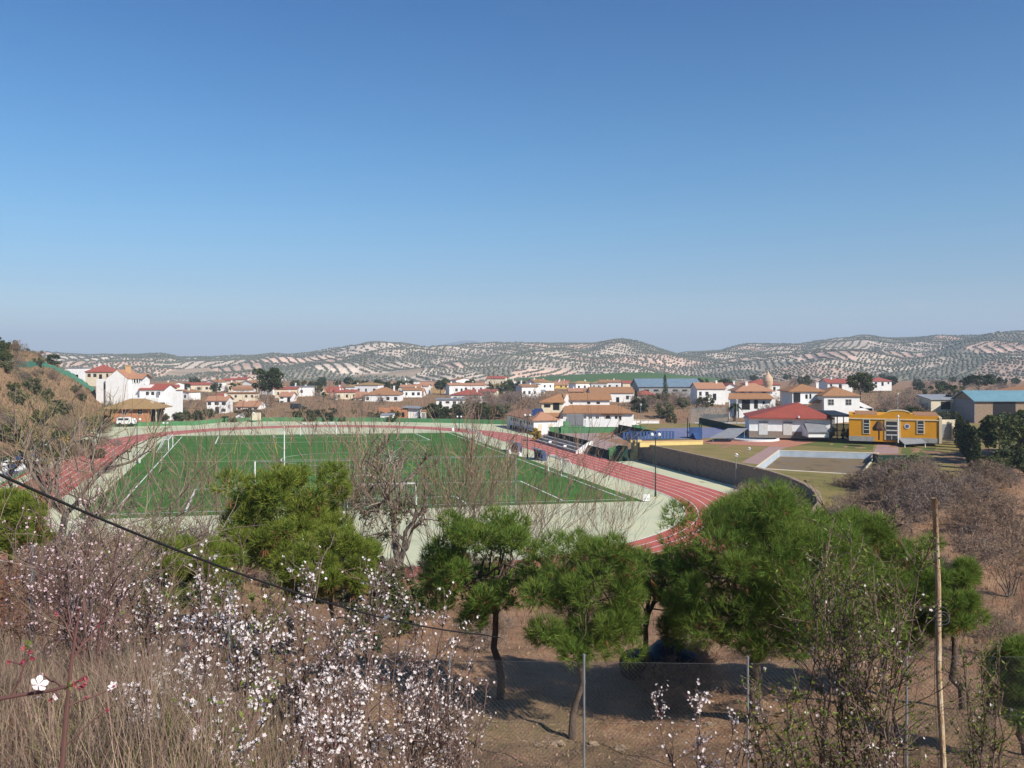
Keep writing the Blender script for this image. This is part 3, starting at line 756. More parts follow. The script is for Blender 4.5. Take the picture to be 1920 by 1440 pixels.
VIL = [
 ('white house with a plain side wall beside the round dark bush', 388, 424, 776, 751, 743, 258, 8, 'gable', 'white', 'roof_orange', 3, 2),
 ('house with crimson roof behind the white house with a plain side wall', 402, 432, 752, 746, 738, 345, 9, 'gable', 'cream', 'roof_red', 3, 1),
 ('long cream flat roofed house left of the tall pine', 426, 478, 760, 738, 737, 330, 10, 'flat', 'cream', 'roof_brown', 5, 2),
 ('low white house with orange roof in front of the long cream house', 442, 484, 772, 762, 752, 280, 8, 'gable', 'white', 'roof_orange', 4, 1),
 ('house with pale gable peeping out left of the tall pine crown', 462, 482, 745, 735, 729, 420, 8, 'gabley', 'cream', 'roof_orange', 2, 1),
 ('white cube house with orange roof right of the tall pine', 524, 546, 757, 743, 735, 330, 9, 'gable', 'white', 'roof_orange', 2, 2),
 ('terracotta coloured house with long roof behind the white cube house', 530, 562, 746, 736, 727, 410, 10, 'gable', 'ochre', 'roof_orange', 3, 1),
 ('orange house half hidden by the palms', 560, 604, 748, 737, 729, 400, 10, 'gable', 'ochre', 'roof_orange', 4, 1),
 ('pink roofed house right of the palms', 612, 638, 748, 735, 725, 420, 9, 'gable', 'white', 'roof_red', 2, 2),
 ('cream house with low wall right of the pink roofed house', 620, 652, 750, 743, 737, 380, 8, 'gable', 'cream', 'roof_orange', 3, 1),
 ('slim white chimney house between bushes left of the wide orange roof', 661, 669, 742, 736, 733, 400, 5, 'gabley', 'white', 'roof_orange', 1, 1),
 ('wide house with big orange tiled roof and white porch columns', 684, 748, 756, 740, 727, 335, 12, 'hip', 'white', 'roof_brown', 5, 1),
 ('low tiled wing left of the wide orange roofed house', 665, 700, 755, 745, 735, 345, 9, 'gable', 'cream', 'roof_orange', 3, 1),
 ('long white house with orange roof right of the wide orange roof', 748, 792, 748, 739, 729, 380, 9, 'gable', 'white', 'roof_orange', 4, 1),
 ('long white hall with ochre roof in the middle of the village', 776, 832, 744, 738, 727, 420, 12, 'gable', 'white', 'roof_straw', 5, 1),
 ('white two storey block behind the ochre roofed hall', 762, 812, 735, 723, 717, 520, 10, 'gable', 'white', 'roof_orange', 5, 1),
 ('white house with straight eaves above the red pyramid roof', 812, 892, 737, 727, 721, 510, 10, 'gable', 'white', 'roof_brown', 6, 1),
 ('yellow fronted house behind the red pyramid roof', 858, 893, 738, 726, 720, 540, 9, 'gable', 'paleyellow', 'roof_orange', 3, 1),
 ('white house with bright red pyramid roof', 845, 903, 757, 740, 730.5, 318, 12, 'hip', 'white', 'roof_red', 4, 1),
 ('low white house with grey canopy below the red pyramid roof', 818, 872, 769, 750, 747, 275, 8, 'flat', 'white', 'roof_grey', 4, 2),
 ('white annex right of the grey canopy house', 866, 902, 764, 752, 751, 290, 7, 'flat', 'white', 'roof_grey', 3, 1),
 ('tall white house at the right end of the long village row', 892, 914, 738, 722, 718, 500, 9, 'gabley', 'white', 'roof_straw', 2, 2),
 ('pale house with tiled roof behind the brown thicket', 905, 926, 742, 732, 727, 460, 8, 'gabley', 'cream', 'roof_brown', 2, 1),
 ('house with wide red hipped roof left of the green slope', 936, 972, 738, 728, 720, 520, 11, 'hip', 'cream', 'roof_red', 3, 1),
 ('white gable topping the red hipped roof house', 958, 974, 731, 719, 713, 560, 8, 'gabley', 'white', 'roof_orange', 1, 1),
 ('low house with orange roof in front of the red hipped roof', 926, 962, 741, 735, 728, 440, 9, 'gable', 'cream', 'roof_orange', 3, 1),
 ('red roofed row above the brown thicket', 962, 998, 740, 733, 728, 450, 9, 'gable', 'cream', 'roof_red', 3, 1),
 ('ochre house with four dark windows left of the yellow house', 988, 1022, 737, 722, 719, 520, 9, 'gable', 'ochre', 'roof_brown', 4, 2),
 ('white roofed shed below the ochre house', 992, 1020, 742, 735, 731, 420, 8, 'gable', 'white', 'roof_grey', 2, 1),
 ('bright yellow long house in front of the green slope', 1020, 1064, 737, 721.5, 716, 500, 10, 'gable', 'paleyellow', 'roof_orange', 6, 2),
 ('tan house with pink roof at the back of the yellow house', 1042, 1068, 724, 718, 713, 570, 9, 'gable', 'cream', 'roof_red', 3, 1),
 ('small white house alone below the green slope', 1080, 1106, 735, 723, 719, 520, 8, 'gable', 'white', 'roof_grey', 4, 1),
 ('ochre house with orange roof left of the long white barn', 1066, 1096, 742, 734, 728, 400, 9, 'gable', 'ochre', 'roof_orange', 3, 1),
 ('ochre house touching the long white barn', 1096, 1118, 742, 733, 728, 400, 9, 'gable', 'yellow', 'roof_brown', 2, 1),
 ('white cottage right of the small white house below the slope', 1118, 1134, 732, 724, 719, 520, 7, 'gabley', 'white', 'roof_brown', 1, 1),
 ('long white barn with brown roof behind the villa', 1108, 1188, 756, 736.5, 726, 300, 12, 'gable', 'white', 'roof_brown', 4, 1),
 ('white gable end standing at the right of the long white barn', 1184, 1194, 750, 736, 731, 310, 8, 'gabley', 'white', 'roof_red', 1, 1),
 ('low house with bright red roof below the long warehouse', 1192, 1233, 745, 741, 732, 330, 9, 'hip', 'white', 'roof_red', 3, 1),
 ('white house with orange roof right of the long warehouse', 1307, 1360, 750, 728.5, 718, 280, 9, 'gable', 'white', 'roof_orange', 4, 1),
 ('white house with pink tiles beside the orange roofed house', 1356, 1386, 748, 727, 719, 300, 9, 'gabley', 'white', 'roof_red', 1, 1),
 ('white house with rust red roof beneath the stone dome', 1404, 1462, 738, 721, 712, 300, 10, 'hip', 'white', 'roof_red', 3, 1),
 ('house with red tiled roof left of the round pine', 1552, 1598, 728, 718, 711, 330, 10, 'gable', 'white', 'roof_red', 3, 1),
 ('white house with red roof on the ridge right of the round pine', 1636, 1672, 723, 714.5, 708, 420, 9, 'hip', 'white', 'roof_red', 3, 1),
]
for i, q in enumerate(VIL):
    random.seed(i)
    house(*q, rz=random.uniform(-.12, .12), chim=random.choice((None, -.4, .3, .6)), group=None)
# scattered small roofs of the village core
for i, (px, y, Y) in enumerate(((640, 728, 560), (655, 733, 480), (703, 722, 600), (735, 721, 610), (832, 719.5, 640), (924, 726, 600), (975, 727, 600), (1075, 726, 640), (1110, 719, 660), (1150, 725, 560), (1165, 721, 600))):
    lb = ('speck sized white house with orange roof left of the wide orange roof', 'speck sized house with red roof behind the low tiled wing', 'speck sized white house above the wide orange roof',
          'speck sized house right above the wide orange roof', 'speck sized white house on top of the straight eaved house', 'speck sized pale house over the brown thicket', 'speck sized white house below the green slope edge',
          'speck sized pink house right of the yellow long house', 'speck sized house against the green slope', 'speck sized house above the long white barn', 'speck sized cream house above the long white barn, right one')[i]
    house(lb, px - 9, px + 9, y + 8, y, y - 4, Y, 8, ('gable', 'hip', 'gabley')[i % 3], ('white', 'cream', 'white')[i % 3], ('roof_orange', 'roof_red', 'roof_brown')[i % 3], 2, 1, door=False)

# the small houses that fill the village core
rr = random.Random(77)
kinds_ = [('gable', 'white', 'roof_brown'), ('gable', 'white', 'roof_orange'), ('hip', 'cream', 'roof_orange'), ('flat', 'white', 'roof_grey'), ('gabley', 'white', 'roof_brown'), ('gable', 'cream', 'roof_red'), ('hip', 'white', 'roof_straw')]
for i in range(46):
    px = rr.uniform(310, 1190); yb = rr.uniform(725, 745) if i % 3 else rr.uniform(738, 758)
    if 1000 < px < 1200: yb = min(yb, 733)
    Y = FPX * (EYE + 1.0) / (yb - HZ)
    wpx = rr.uniform(6.5, 12) / Y * FPX; hpx = rr.uniform(3.0, 5.6) / Y * FPX; k_ = kinds_[rr.randrange(7)]
    house('small white or cream house in the crowded far rows of the village', px - wpx / 2, px + wpx / 2, yb, yb - hpx, yb - hpx - 4, Y, rr.uniform(7, 10), *k_, 3, 1, rz=rr.uniform(-.5, .5), group='small houses of the village core', door=False, name='village_house', chim=rr.choice((None, .4, -.5)))

# long blue grey warehouse
t = thing('warehouse', 'long warehouse with blue grey sheet roof at the foot of the hills', 'warehouse', at(1257, 748, 345), .02)
k = 345 / FPX
mb = MB(); wall_block(mb, 'gable', 118 * k, 20, 23 * k, 2.9, down=2); mb.build('wall', M['grey'], t)
add_roof(t, 'gable', 118 * k, 20, 23 * k, 2.9, M['roof_blue'], .5)
for i in range(6): window(t, (-45 + 18 * i) * k, 16 * k, 2.0, .8)

# stone dome on its drum
t = thing('stone_dome', 'beehive shaped cream stone dome with pinnacle above the rooftops', 'dome', at(1440, 733, 296))
k = 296 / FPX
mb = MB(); prof = [(0, 6.5), (8, 7), (13, 8.6), (19, 9.6), (24, 8.6), (28, 6.2), (30, 4.2), (33, 2.6), (36, 1.4), (38, .3)]
b0 = len(mb.v)
for z, r in prof:
    for j in range(16): mb.v.append((r * k * math.cos(j * math.pi / 8), r * k * math.sin(j * math.pi / 8), z * k))
for i in range(len(prof) - 1):
    for j in range(16): mb.f.append((i * 16 + j, i * 16 + (j + 1) % 16, (i + 1) * 16 + (j + 1) % 16, (i + 1) * 16 + j)); mb.m.append(0)
mb.build('dome_shell', mat('cream_stone', (.58, .42, .28), (.48, .34, .23), 1.2, .95, .4), t)
mb = MB(); mb.tube([(0, 0, -6), (0, 0, .2)], 7.2 * k, 16); mb.build('drum', M['roof_red'], t)

# brick ruin
t = thing('brick_ruin', 'long orange brick shell with flat grey roof at its right end', 'ruin', at(738, 784, 236), -.05)
k = 236 / FPX
mb = MB(); mb.box(-28 * k, 26 * k, 0, 6, -2, 17 * k); mb.box(-28 * k, -18 * k, .1, .5, 17 * k, 20 * k); mb.box(-6 * k, 10 * k, .1, .5, 17 * k, 21 * k); mb.build('wall', M['brick'], t)
mb = MB(); wall_block(mb, 'flat', 20 * k, 6, 18 * k, 0, (37 * k, .4, 0)); mb.build('white_wall', M['white'], t)
mb = MB(); mb.slab([(16 * k, -.4, 21 * k), (50 * k, -.4, 19.5 * k), (50 * k, 7, 19.5 * k), (16 * k, 7, 21 * k)], .25); mb.build('roof', M['roof_grey'], t)
for x in (-20, -8, 6, 18):
    mb = MB(); mb.box((x - 2.5) * k, (x + 2.5) * k, -.04, .02, 2 * k, 11 * k); mb.build('opening', M['dark'], t)

# ------------------------------------------------------------------ villa behind the ball court
t = thing('villa', 'large villa with brown tiled roofs and white walls behind the ball court', 'house', at(1100, 806, 197), 0)
k = 197 / FPX
def X(px): return (px - 1100) * k
def Z(y): return (806 - y) * k
mb = MB()
mb.box(X(1056), X(1188), 0, 9, -2, Z(774)); mb.box(X(1060), X(1147), 4.2, 11, Z(776), Z(750.5))
mb.poly([(X(1056), 3.6, Z(774)), (X(1068), 3.6, Z(774)), (X(1068), 3.6, Z(741)), (X(1064), 3.6, Z(741)), (X(1056), 3.6, Z(758))]); mb.poly([(X(1068), 3.9, Z(774)), (X(1056), 3.9, Z(774)), (X(1056), 3.9, Z(758)), (X(1064), 3.9, Z(741)), (X(1068), 3.9, Z(741))])
mb.build('wall', M['white'], t)
mb = MB(); mb.box(X(1016), X(1056) - .01, 2.5, 11, -2, Z(755)); mb.build('ochre_wall', M['cream'], t)
mb = MB()
r0 = [(X(1054), -.7, Z(773.5)), (X(1189), -.7, Z(773.5)), (X(1160), 4.15, Z(761)), (X(1062), 4.15, Z(761))]
mb.slab(r0, .2); mb.slab([(X(1189), -.7, Z(773.5)), (X(1191), 9.4, Z(773.5)), (X(1160), 5, Z(761)), (X(1160), 4.15, Z(761))], .2)
mb.slab([(X(1191), 9.4, Z(773.5)), (X(1147), 9.4, Z(773.5)), (X(1147), 5, Z(761)), (X(1160), 5, Z(761))], .2)
mb.build('roof', M['roof_brown'], t)
add_roof(t, 'gable', 84 * k, 7, Z(750.5), 10 * k, M['roof_brown'], .5, (X(1105), 4.2, 0))
add_roof(t, 'hip', 42 * k, 8.5, Z(755), 15 * k, M['roof_brown'], .5, (X(1036), 2.5, 0), apex=2.0)
mb = MB(); mb.slab([(X(1018), .6, Z(781)), (X(1050), .6, Z(781)), (X(1050), 2.48, Z(775)), (X(1018), 2.48, Z(775))], .16); mb.build('porch_roof', M['roof_brown'], t)
for a, b, y0, y1, yy in ((1021, 1033, 759, 765, 2.5), (1038, 1050, 756, 770, 2.5), (1034, 1049, 782, 792, 2.5), (1072, 1076, 755, 759, 4.2), (1104, 1110, 755, 759, 4.2), (1122, 1128.5, 755, 759, 4.2)):
    mb = MB(); mb.box(X(a), X(b), yy - .05, yy + .02, Z(y1), Z(y0)); mb.build('window', M['dark'], t)  # the tall panel beside the first window is recess shade painted dark
for a, b in ((1095, 1099), (1105, 1110), (1117.5, 1123)): window(t, X((a + b) / 2), Z(785), (b - a) * k, 8 * k, big=True, m='frame', pane='dark')
mb = MB()
for i in range(9):
    a0, a1 = math.pi * i / 9, math.pi * (i + 1) / 9
    mb.poly([(X(1140), -.04, Z(784)), (X(1140) + .62 * math.cos(a0), -.04, Z(784) + .62 * math.sin(a0)), (X(1140) + .62 * math.cos(a1), -.04, Z(784) + .62 * math.sin(a1))])
mb.box(X(1135), X(1145), -.04, .02, Z(792), Z(784)); mb.build('arched_door', M['dark'], t)
mb = MB(); mb.box(X(1133), X(1134.5), -.03, .02, Z(792), Z(776)); mb.box(X(1127), X(1167), -.02, .02, Z(779), Z(775)); mb.build('painted_porch_shadow', M['ochre'], t)  # ochre strips on the white wall stand in for the porch's shadow
for a, b in ((1153, 1158), (1160, 1165)):
    mb = MB(); mb.box(X(a), X(b), -.05, .02, Z(788), Z(780)); mb.build('window', M['dark'], t)

# walls of the ball court
t = thing('garden_wall', 'long white garden wall in front of the villa', 'wall', at(1100, 801, 189))
k = 189 / FPX
mb = MB(); mb.box(-60 * k, 62 * k, 0, .3, -2, 15.5 * k); mb.build('wall_panel', M['white'], t)
f = MB(); f.box(-37 * k, -6 * k, -.12, -.02, .4, 25 * k); g = f.build('gate', M['greywall'], t)
for i in range(7):
    f = MB(); f.box((-37 + i * 5.1) * k - .05, (-37 + i * 5.1) * k + .05, -.16, -.125, .4, 25 * k); f.build('gate_bar', M['steel'], g)
t = thing('garden_wall', 'white garden wall running on to the right behind the green court wall', 'wall', at(1208, 806, 206), -.05)
k = 206 / FPX
mb = MB(); mb.box(-48 * k, 28 * k, 0, .3, -2, 18 * k); mb.build('wall_panel', M['white'], t)
mb = MB(); mb.box(-48 * k, 28 * k, -.1, .4, 18 * k, 18 * k + .12); mb.build('coping', M['cream'], t)
t = thing('court_wall', 'low green wall at the back of the pink ball court', 'wall', at(1090, 812.5, 185))
k = 185 / FPX
mb = MB(); mb.box(-70 * k, 71 * k, 0, .3, -.6, 11 * k); mb.build('wall_panel', M['greenpaint'], t)
mb = MB(); mb.box(-70 * k, 71 * k, -.05, .35, 11 * k, 11 * k + .1); mb.build('coping', M['greenpaint'], t)
t = thing('court_wall', 'bright green wall at the far end of the raised blue court', 'wall', at(1247, 812, 190), -.03)
k = 190 / FPX
mb = MB(); mb.box(-62 * k, 55 * k, 0, .3, -3, 14 * k); mb.build('wall_panel', M['greenpaint'], t)
mb = MB(); mb.box(-62 * k, 55 * k, -.05, .35, 14 * k, 14 * k + .1); mb.build('coping', M['greenpaint'], t)
t = thing('white_wall', 'low white wall beyond the raised court, left of the red roofed hall', 'wall', at(1355, 803, 185), .0)
mb = MB(); mb.box(-6, 6.2, 0, .3, -2, 1.1); mb.box(-6.05, 6.25, -.05, .35, 1.1, 1.2); mb.build('wall_panel', M['white'], t)

# pink ball court
mb = MB()
mb.poly([gnd(x, y, .07) for x, y in ((1003, 823), (1092, 838), (1140, 852), (1172, 846), (1166, 811.8), (1030, 812.6), (1012, 816))])
setting(mb.build('ball_court', M['pinkcourt']))

# changing room pavilion beside the track
c0 = Vector((4.7, 184, 0)); ev = Vector((SV[0], SV[1], 0)); eu = Vector((SU[0], SU[1], 0))
t = thing('changing_room', 'white changing room pavilion with hipped red roof and roof panels', 'building', c0 + ev * 2.7, RS)
mb = MB(); wall_block(mb, 'hip', 5.4, 20, 2.9, 0, down=.6); mb.build('wall', M['white'], t)
rf = add_roof(t, 'hip', 5.4, 20, 2.9, 1.5, M['roof_orange'], .5)
for i, y in enumerate((1.2, 3.0, 4.8, 6.6, 11.5, 13.2, 14.9, 16.6)):
    mb = MB(); mb.box(-2.74, -2.67, y - .35, y + .35, 1.75, 2.45); mb.build('window', M['dark'], t)
mb = MB(); mb.box(-2.74, -2.67, 8.4, 9.9, 0, 2.2); mb.build('door', M['dark'], t)
for x in (-1.3, 1.2):
    mb = MB(); mb.box(x - .45, x + .45, -.05, .02, 0, 2.05); mb.build('door', M['cream'], t)
for i, (x, y) in enumerate(((-.9, 3.0), (.5, 5.2), (1.2, 7.4))):
    s_ = thing('solar_collector', ('solar collector on the pavilion roof, nearest the track', 'middle solar collector on the pavilion roof', 'solar collector on the pavilion roof, nearest the villa')[i], 'solar panel',
               t.location + ev * x + eu * y + Vector((0, 0, 3.2)), RS, 'solar collectors on the pavilion roof')
    mt = Matrix.Rotation(R(38), 4, 'X')
    mb = MB(); mb.box(-1.0, 1.0, 0, 2.0, .5, .6, M=mt); mb.build('panel', M['solar'], s_)
    mb = MB(); mb.box(-1.06, 1.06, -.06, 2.06, .44, .495, M=mt); mb.build('frame', M['whitemetal'], s_)
    for xx in (-.8, .8):
        mb = MB(); mb.tube([(xx, 1.2, -.2), (xx, 1.2, 1.3)], .03, 5); mb.build('stand', M['steel'], s_)
t = thing('lean_to', 'green painted lean to wall beside the white pavilion', 'wall', c0 + ev * 5.8 + eu * -1.2, RS)
mb = MB(); mb.box(0, 5.5, 0, .3, -.4, 1.5); mb.box(.6, 1.9, .01, .31, 1.5, 2.6); mb.build('wall_panel', M['greenpaint'], t)
mb = MB(); mb.box(-.05, 3.15, -.05, .35, 1.5, 1.58); mb.build('coping', M['greenpaint'], t)

# dark low kerb wall at the foot of the pavilion
t = thing('kerb_wall', 'dark low wall between the track and the white pavilion', 'wall', st(57.4, 181), RS)
mb = MB(); mb.box(-.15, .15, -7, 14, -.2, .75); mb.build('wall_panel', M['darkgreen'], t)
mb = MB(); mb.box(-.2, .2, -7.05, 14.05, .75, .82); mb.build('coping', M['grey'], t)

# concrete steps for spectators
sp = gnd(1078, 851); t = thing('grandstand', 'grey concrete spectator steps beside the right straight of the track', 'grandstand', sp, RS)
for i in range(3):
    mb = MB(); mb.box(.4 + i * .85, 1.25 + i * .85, .3, 22.5, -.1, .4 + i * .4); mb.build('step', M['grey'], t)
mb = MB(); mb.box(3.0, 3.25, .3, 22.5, -.1, 2.0); mb.build('back_wall', M['darkgreen'], t)
mb = MB(); mb.poly([(.2, 0, -.1), (3.3, 0, -.1), (3.3, 0, 2.1), (2.6, 0, 2.0), (.2, 0, .5)]); mb.poly([(.2, .28, -.1), (.2, .28, .5), (2.6, .28, 2.0), (3.3, .28, 2.1), (3.3, .28, -.1)])
mb.poly([(.2, 0, .5), (2.6, 0, 2.0), (2.6, .28, 2.0), (.2, .28, .5)]); mb.poly([(2.6, 0, 2.0), (3.3, 0, 2.1), (3.3, .28, 2.1), (2.6, .28, 2.0)]); mb.build('end_wall', M['white'], t)
for i, yy in enumerate((7, 15)):
    b = thing('kit_bag', ('white bag lying on the lower step, nearer end', 'white bag lying on the lower step, further end')[i], 'bag', sp + ev * .8 + eu * yy + Vector((0, 0, .4)), .4)
    q = MB(); q.tube([(-.35, 0, .14), (-.2, 0, .2), (.2, 0, .2), (.35, 0, .14)], [.12, .2, .2, .12], 8); q.build('pouch', M['white'], b)
    q = MB(); q.tube([(-.2, 0, .38), (0, 0, .48), (.2, 0, .38)], .02, 4); q.build('handle', M['dark'], b)

def panel_fence(label, p, q, z0, z1, m, posts=6, post='greenmetal', th=.06, z1b=None, name='panel_fence'):
    p, q = Vector(p), Vector(q); z1b = z1 if z1b is None else z1b
    t = thing(name, label, 'fence', (p.x, p.y, z0)); d = q - p; d.z = 0; n = Vector((-d.y, d.x, 0)).normalized() * th
    a, b = Vector((0, 0, 0)), Vector((d.x, d.y, 0)); up = Vector((0, 0, z1 - z0)); upb = Vector((0, 0, z1b - z0))
    mb = MB(); mb.poly([a, b, b + upb, a + up]); mb.poly([b + n, a + n, a + n + up, b + n + upb]); mb.poly([a + up, b + upb, b + n + upb, a + n + up]); mb.poly([a, a + up, a + n + up, a + n]); mb.poly([b, b + n, b + n + upb, b + upb])
    mb.build('panel', M[m], t)
    for i in range(posts + 1):
        c = d * (i / posts); h = (z1 - z0) + (z1b - z1) * i / posts
        mb = MB(); mb.tube([c + n * 1.6 + Vector((0, 0, -.2)), c + n * 1.6 + Vector((0, 0, h + .08))], .05, 6); mb.build('post', M[post], t)
    return t
panel_fence('dark green screened fence along the track beside the spectator steps', gnd(1091, 847), gnd(1141, 861), 0, 1.45, 'darkgreen', 5)
panel_fence('bright green panel at the foot of the court stairs', gnd(1141, 859), gnd(1163, 852), 0, 1.6, 'greenpaint', 2)
panel_fence('dark shaded screen wall between the pink court and the raised blue court', at(1160, 812, 185), at(1236, 812, 151), 0, 1.9, 'darkgreen', 9, z1b=3.2)
t = thing('stair', 'dark steel stairs climbing to the yellow terrace wall', 'stairs', gnd(1160, 866), RS + .6)
for i in range(8):
    mb = MB(); mb.box(i * .35, i * .35 + .36, 0, 1.6, -.1, .3 + i * .28); mb.build('step', M['darkgreen'], t)
mb = MB(); mb.tube([(0, 0, .3), (0, 0, 1.2), (2.8, 0, 3.3), (2.8, 0, 2.4)], .03, 5); mb.build('handrail', M['greenmetal'], t)

# ------------------------------------------------------------------ raised terrace with pools
TZ = 2.65
wall_top = [st(VC + 46.0, u, TZ) for u in (131, 124, 117, 110, 104, 99)] + [st(VC + 46 * math.cos(R(a)), 99 + 46 * math.sin(R(a)), TZ) for a in (-7, -14, -21, -28, -36, -44)]
outer = wall_top + [gnd(1600, 948, TZ), gnd(1720, 925, TZ), gnd(1930, 905, TZ), Vector((105, 150, TZ)), Vector((105, 178, TZ)), Vector((26, 178, TZ)), Vector((26.2, 151, TZ)), Vector((19.8, 146, TZ))]
PA, PB, PC, PD = [gnd(x, y, TZ) for x, y in ((1462, 845), (1645, 850), (1612, 890), (1418, 878))]
from mathutils.geometry import tessellate_polygon
pts = outer + [PA, PD, PC, PB]
tri = tessellate_polygon([outer, [PA, PD, PC, PB]])
mb = MB()
for a, b, c in tri:
    P = [pts[a], pts[b], pts[c]]
    if (P[1] - P[0]).cross(P[2] - P[0]).z < 0: P.reverse()
    mb.poly(P)
setting(mb.build('terrace_lawn', M['lawn']))
def sheet(name, m, px, z):
    mb = MB(); P = [gnd(x, y, z) if len(q) == 2 else None for q in px for x, y in [q]]
    if (P[1] - P[0]).cross(P[2] - P[1]).z < 0: P.reverse()
    mb.poly(P); return setting(mb.build(name, m))
sheet('pool_path', M['pinkpath'], ((1390, 867), (1427, 871), (1464, 843), (1500, 830), (1470, 826), (1448, 834)), TZ + .012)
sheet('hall_path', M['redpath'], ((1330, 832), (1478, 838.5), (1560, 822), (1640, 828), (1640, 824), (1410, 815), (1335, 826)), TZ + .02)
sheet('court_path', M['redpath'], ((1198, 831), (1312, 829.5), (1335, 831), (1335, 825), (1305, 824.5), (1196, 826)), TZ + .03)
sheet('blue_court', M['bluefloor'], ((1197, 824), (1306, 822.5), (1406, 815), (1407, 800), (1238, 803)), TZ + .025)
sheet('house_path', M['pinkpath'], ((1632, 858), (1684, 858), (1686, 823.5), (1650, 823.5)), TZ + .02)
sheet('pool_side_path', M['white_path'], ((1640, 893), (1668, 893), (1690, 851), (1652, 851)), TZ + .012)
sheet('green_lawn', M['greenlawn'], ((1500, 834), (1636, 844), (1640, 829.5), (1530, 824.5)), TZ + .008)
sheet('side_lawn', M['greenlawn'], ((1682, 872), (1745, 868), (1755, 838), (1692, 840)), TZ + .008)

t = thing('retaining_wall', 'long brown rubble retaining wall bending beside the track', 'wall', (wall_top[0].x, wall_top[0].y, 0))
mb = MB(); mc = MB(); o_ = wall_top[0].copy(); o_.z = 0
for a, b in zip(wall_top, wall_top[1:]):
    n = Vector((-(b - a).y, (b - a).x, 0)).normalized() * .45
    a, b = a - o_, b - o_
    mb.slab([a, b, b + n, a + n], 3.1); u3 = Vector((0, 0, .14)); n2 = n * .1
    mc.slab([a - n2 + u3, b - n2 + u3, b + n + n2 + u3, a + n + n2 + u3], .135)
mb.build('masonry', M['stone'], t); mc.build('coping', M['rock'], t)

t = thing('terrace_wall', 'ochre corner wall of the terrace with a yellow pier', 'wall', (wall_top[0].x + .1, wall_top[0].y - .5, 0))
mb = MB(); mb.slab([(.3, .5, TZ + .05), (.7, 7.4, TZ + .05), (.1, 7.4, TZ + .05), (-.2, .5, TZ + .05)], 3); mb.build('masonry', M['ochre'], t)
ym = mat('pale_yellow_paint', (.74, .56, .22), (.66, .49, .2), 1, .9)
mb = MB(); mb.box(-1.0, .1, -.3, .4, -.2, 1.1); mb.box(-.35, .35, -.25, .45, 1.1, 2.75); mb.box(-1.1, .75, -.45, .6, 2.75, 3.1); mb.build('pier', ym, t)
q0, q1 = gnd(1200, 836, TZ), gnd(1318, 833.5, TZ)
t = thing('parapet', 'low pale yellow parapet between terracotta path and dry lawn', 'wall', q0)
d = q1 - q0; n = Vector((-d.y, d.x, 0)).normalized() * .25; u3 = Vector((0, 0, .55))
mb = MB(); mb.slab([u3, d + u3, d + n + u3, n + u3], .75); mb.build('wall_panel', ym, t)
mb = MB(); u3 = Vector((0, 0, .64)); mb.slab([u3 - n * .2, d + u3 - n * .2, d + n * 1.2 + u3, n * 1.2 + u3], .085); mb.build('coping', ym, t)

def bar_fence(label, p, q, z0, h, m, step=.55, th=.2, name='railing'):
    p, q = Vector(p), Vector(q); t = thing(name, label, 'fence', (p.x, p.y, z0)); d = q - p; d.z = 0; L_ = d.length; k = max(2, int(L_ / step)); e = d.normalized(); n = Vector((-e.y, e.x, 0))
    mb = MB()
    for i in range(k + 1):
        c = d * (i / k); mb.slab([c - e * th - n * .03 + Vector((0, 0, h)), c + e * th - n * .03 + Vector((0, 0, h)), c + e * th + n * .03 + Vector((0, 0, h)), c - e * th + n * .03 + Vector((0, 0, h))], h - .12)
    mb.build('slats', M[m], t)
    for zz in (.1, h + .02):
        r = MB(); r.tube([Vector((0, 0, zz)), d + Vector((0, 0, zz))], .045, 5); r.build('rail', M[m], t)
    return t
bar_fence('blue slatted fence along the front of the raised court', gnd(1170, 826, TZ), gnd(1262, 823.6, TZ), TZ, 1.35, 'blue')
bar_fence('blue slatted fence turning the corner above the ochre wall', gnd(1195, 832, TZ), (19.9, 145.3, 0), TZ, 1.5, 'blue', .7)
panel_fence('dark hedge coloured screen behind the raised court, left of the red roofed hall', at(1312, 800, 178), at(1408, 808, 150), TZ, TZ + 1.25, 'darkgreen', 7, z1b=TZ + 1.2)
t = thing('slide_tower', 'blue play tower standing on the raised court', 'play tower', gnd(1304, 822, TZ))
for x in (-1.0, 1.0):
    for y in (0, 1.6):
        mb = MB(); mb.tube([(x, y, 0), (x, y, 3.4 if y else 2.6)], .09, 6); mb.build('post', M['greenmetal'], t)
mb = MB(); mb.box(-1.2, 1.2, -.1, 1.7, .9, 1.05); mb.build('platform', M['blue'], t)
mb = MB(); mb.box(-1.1, 1.1, -.16, -.08, .2, 1.9); mb.build('front_board', M['blue'], t)
mb = MB(); mb.slab([(-.5, -.1, 1.0), (-.5, -2.6, .15), (.5, -2.6, .15), (.5, -.1, 1.0)], .1); mb.build('chute', M['blue'], t)
t = thing('shade_canopy', 'sloping grey shade canopy beside the round wading pool', 'canopy', gnd(1362, 828, TZ))
mb = MB(); mb.slab([(-3.0, -1.2, .75), (1.0, -1.2, .75), (4.4, 3.6, 1.9), (1.2, 3.6, 1.9)], .1); mb.build('roof', M['greywall'], t)
for x, y, z in ((-2.4, -.9, .7), (.7, -.9, .7), (3.8, 3.3, 1.8), (1.4, 3.3, 1.8)):
    mb = MB(); mb.tube([(x, y, -.1), (x, y, z)], .06, 6); mb.build('post', M['steel'], t)

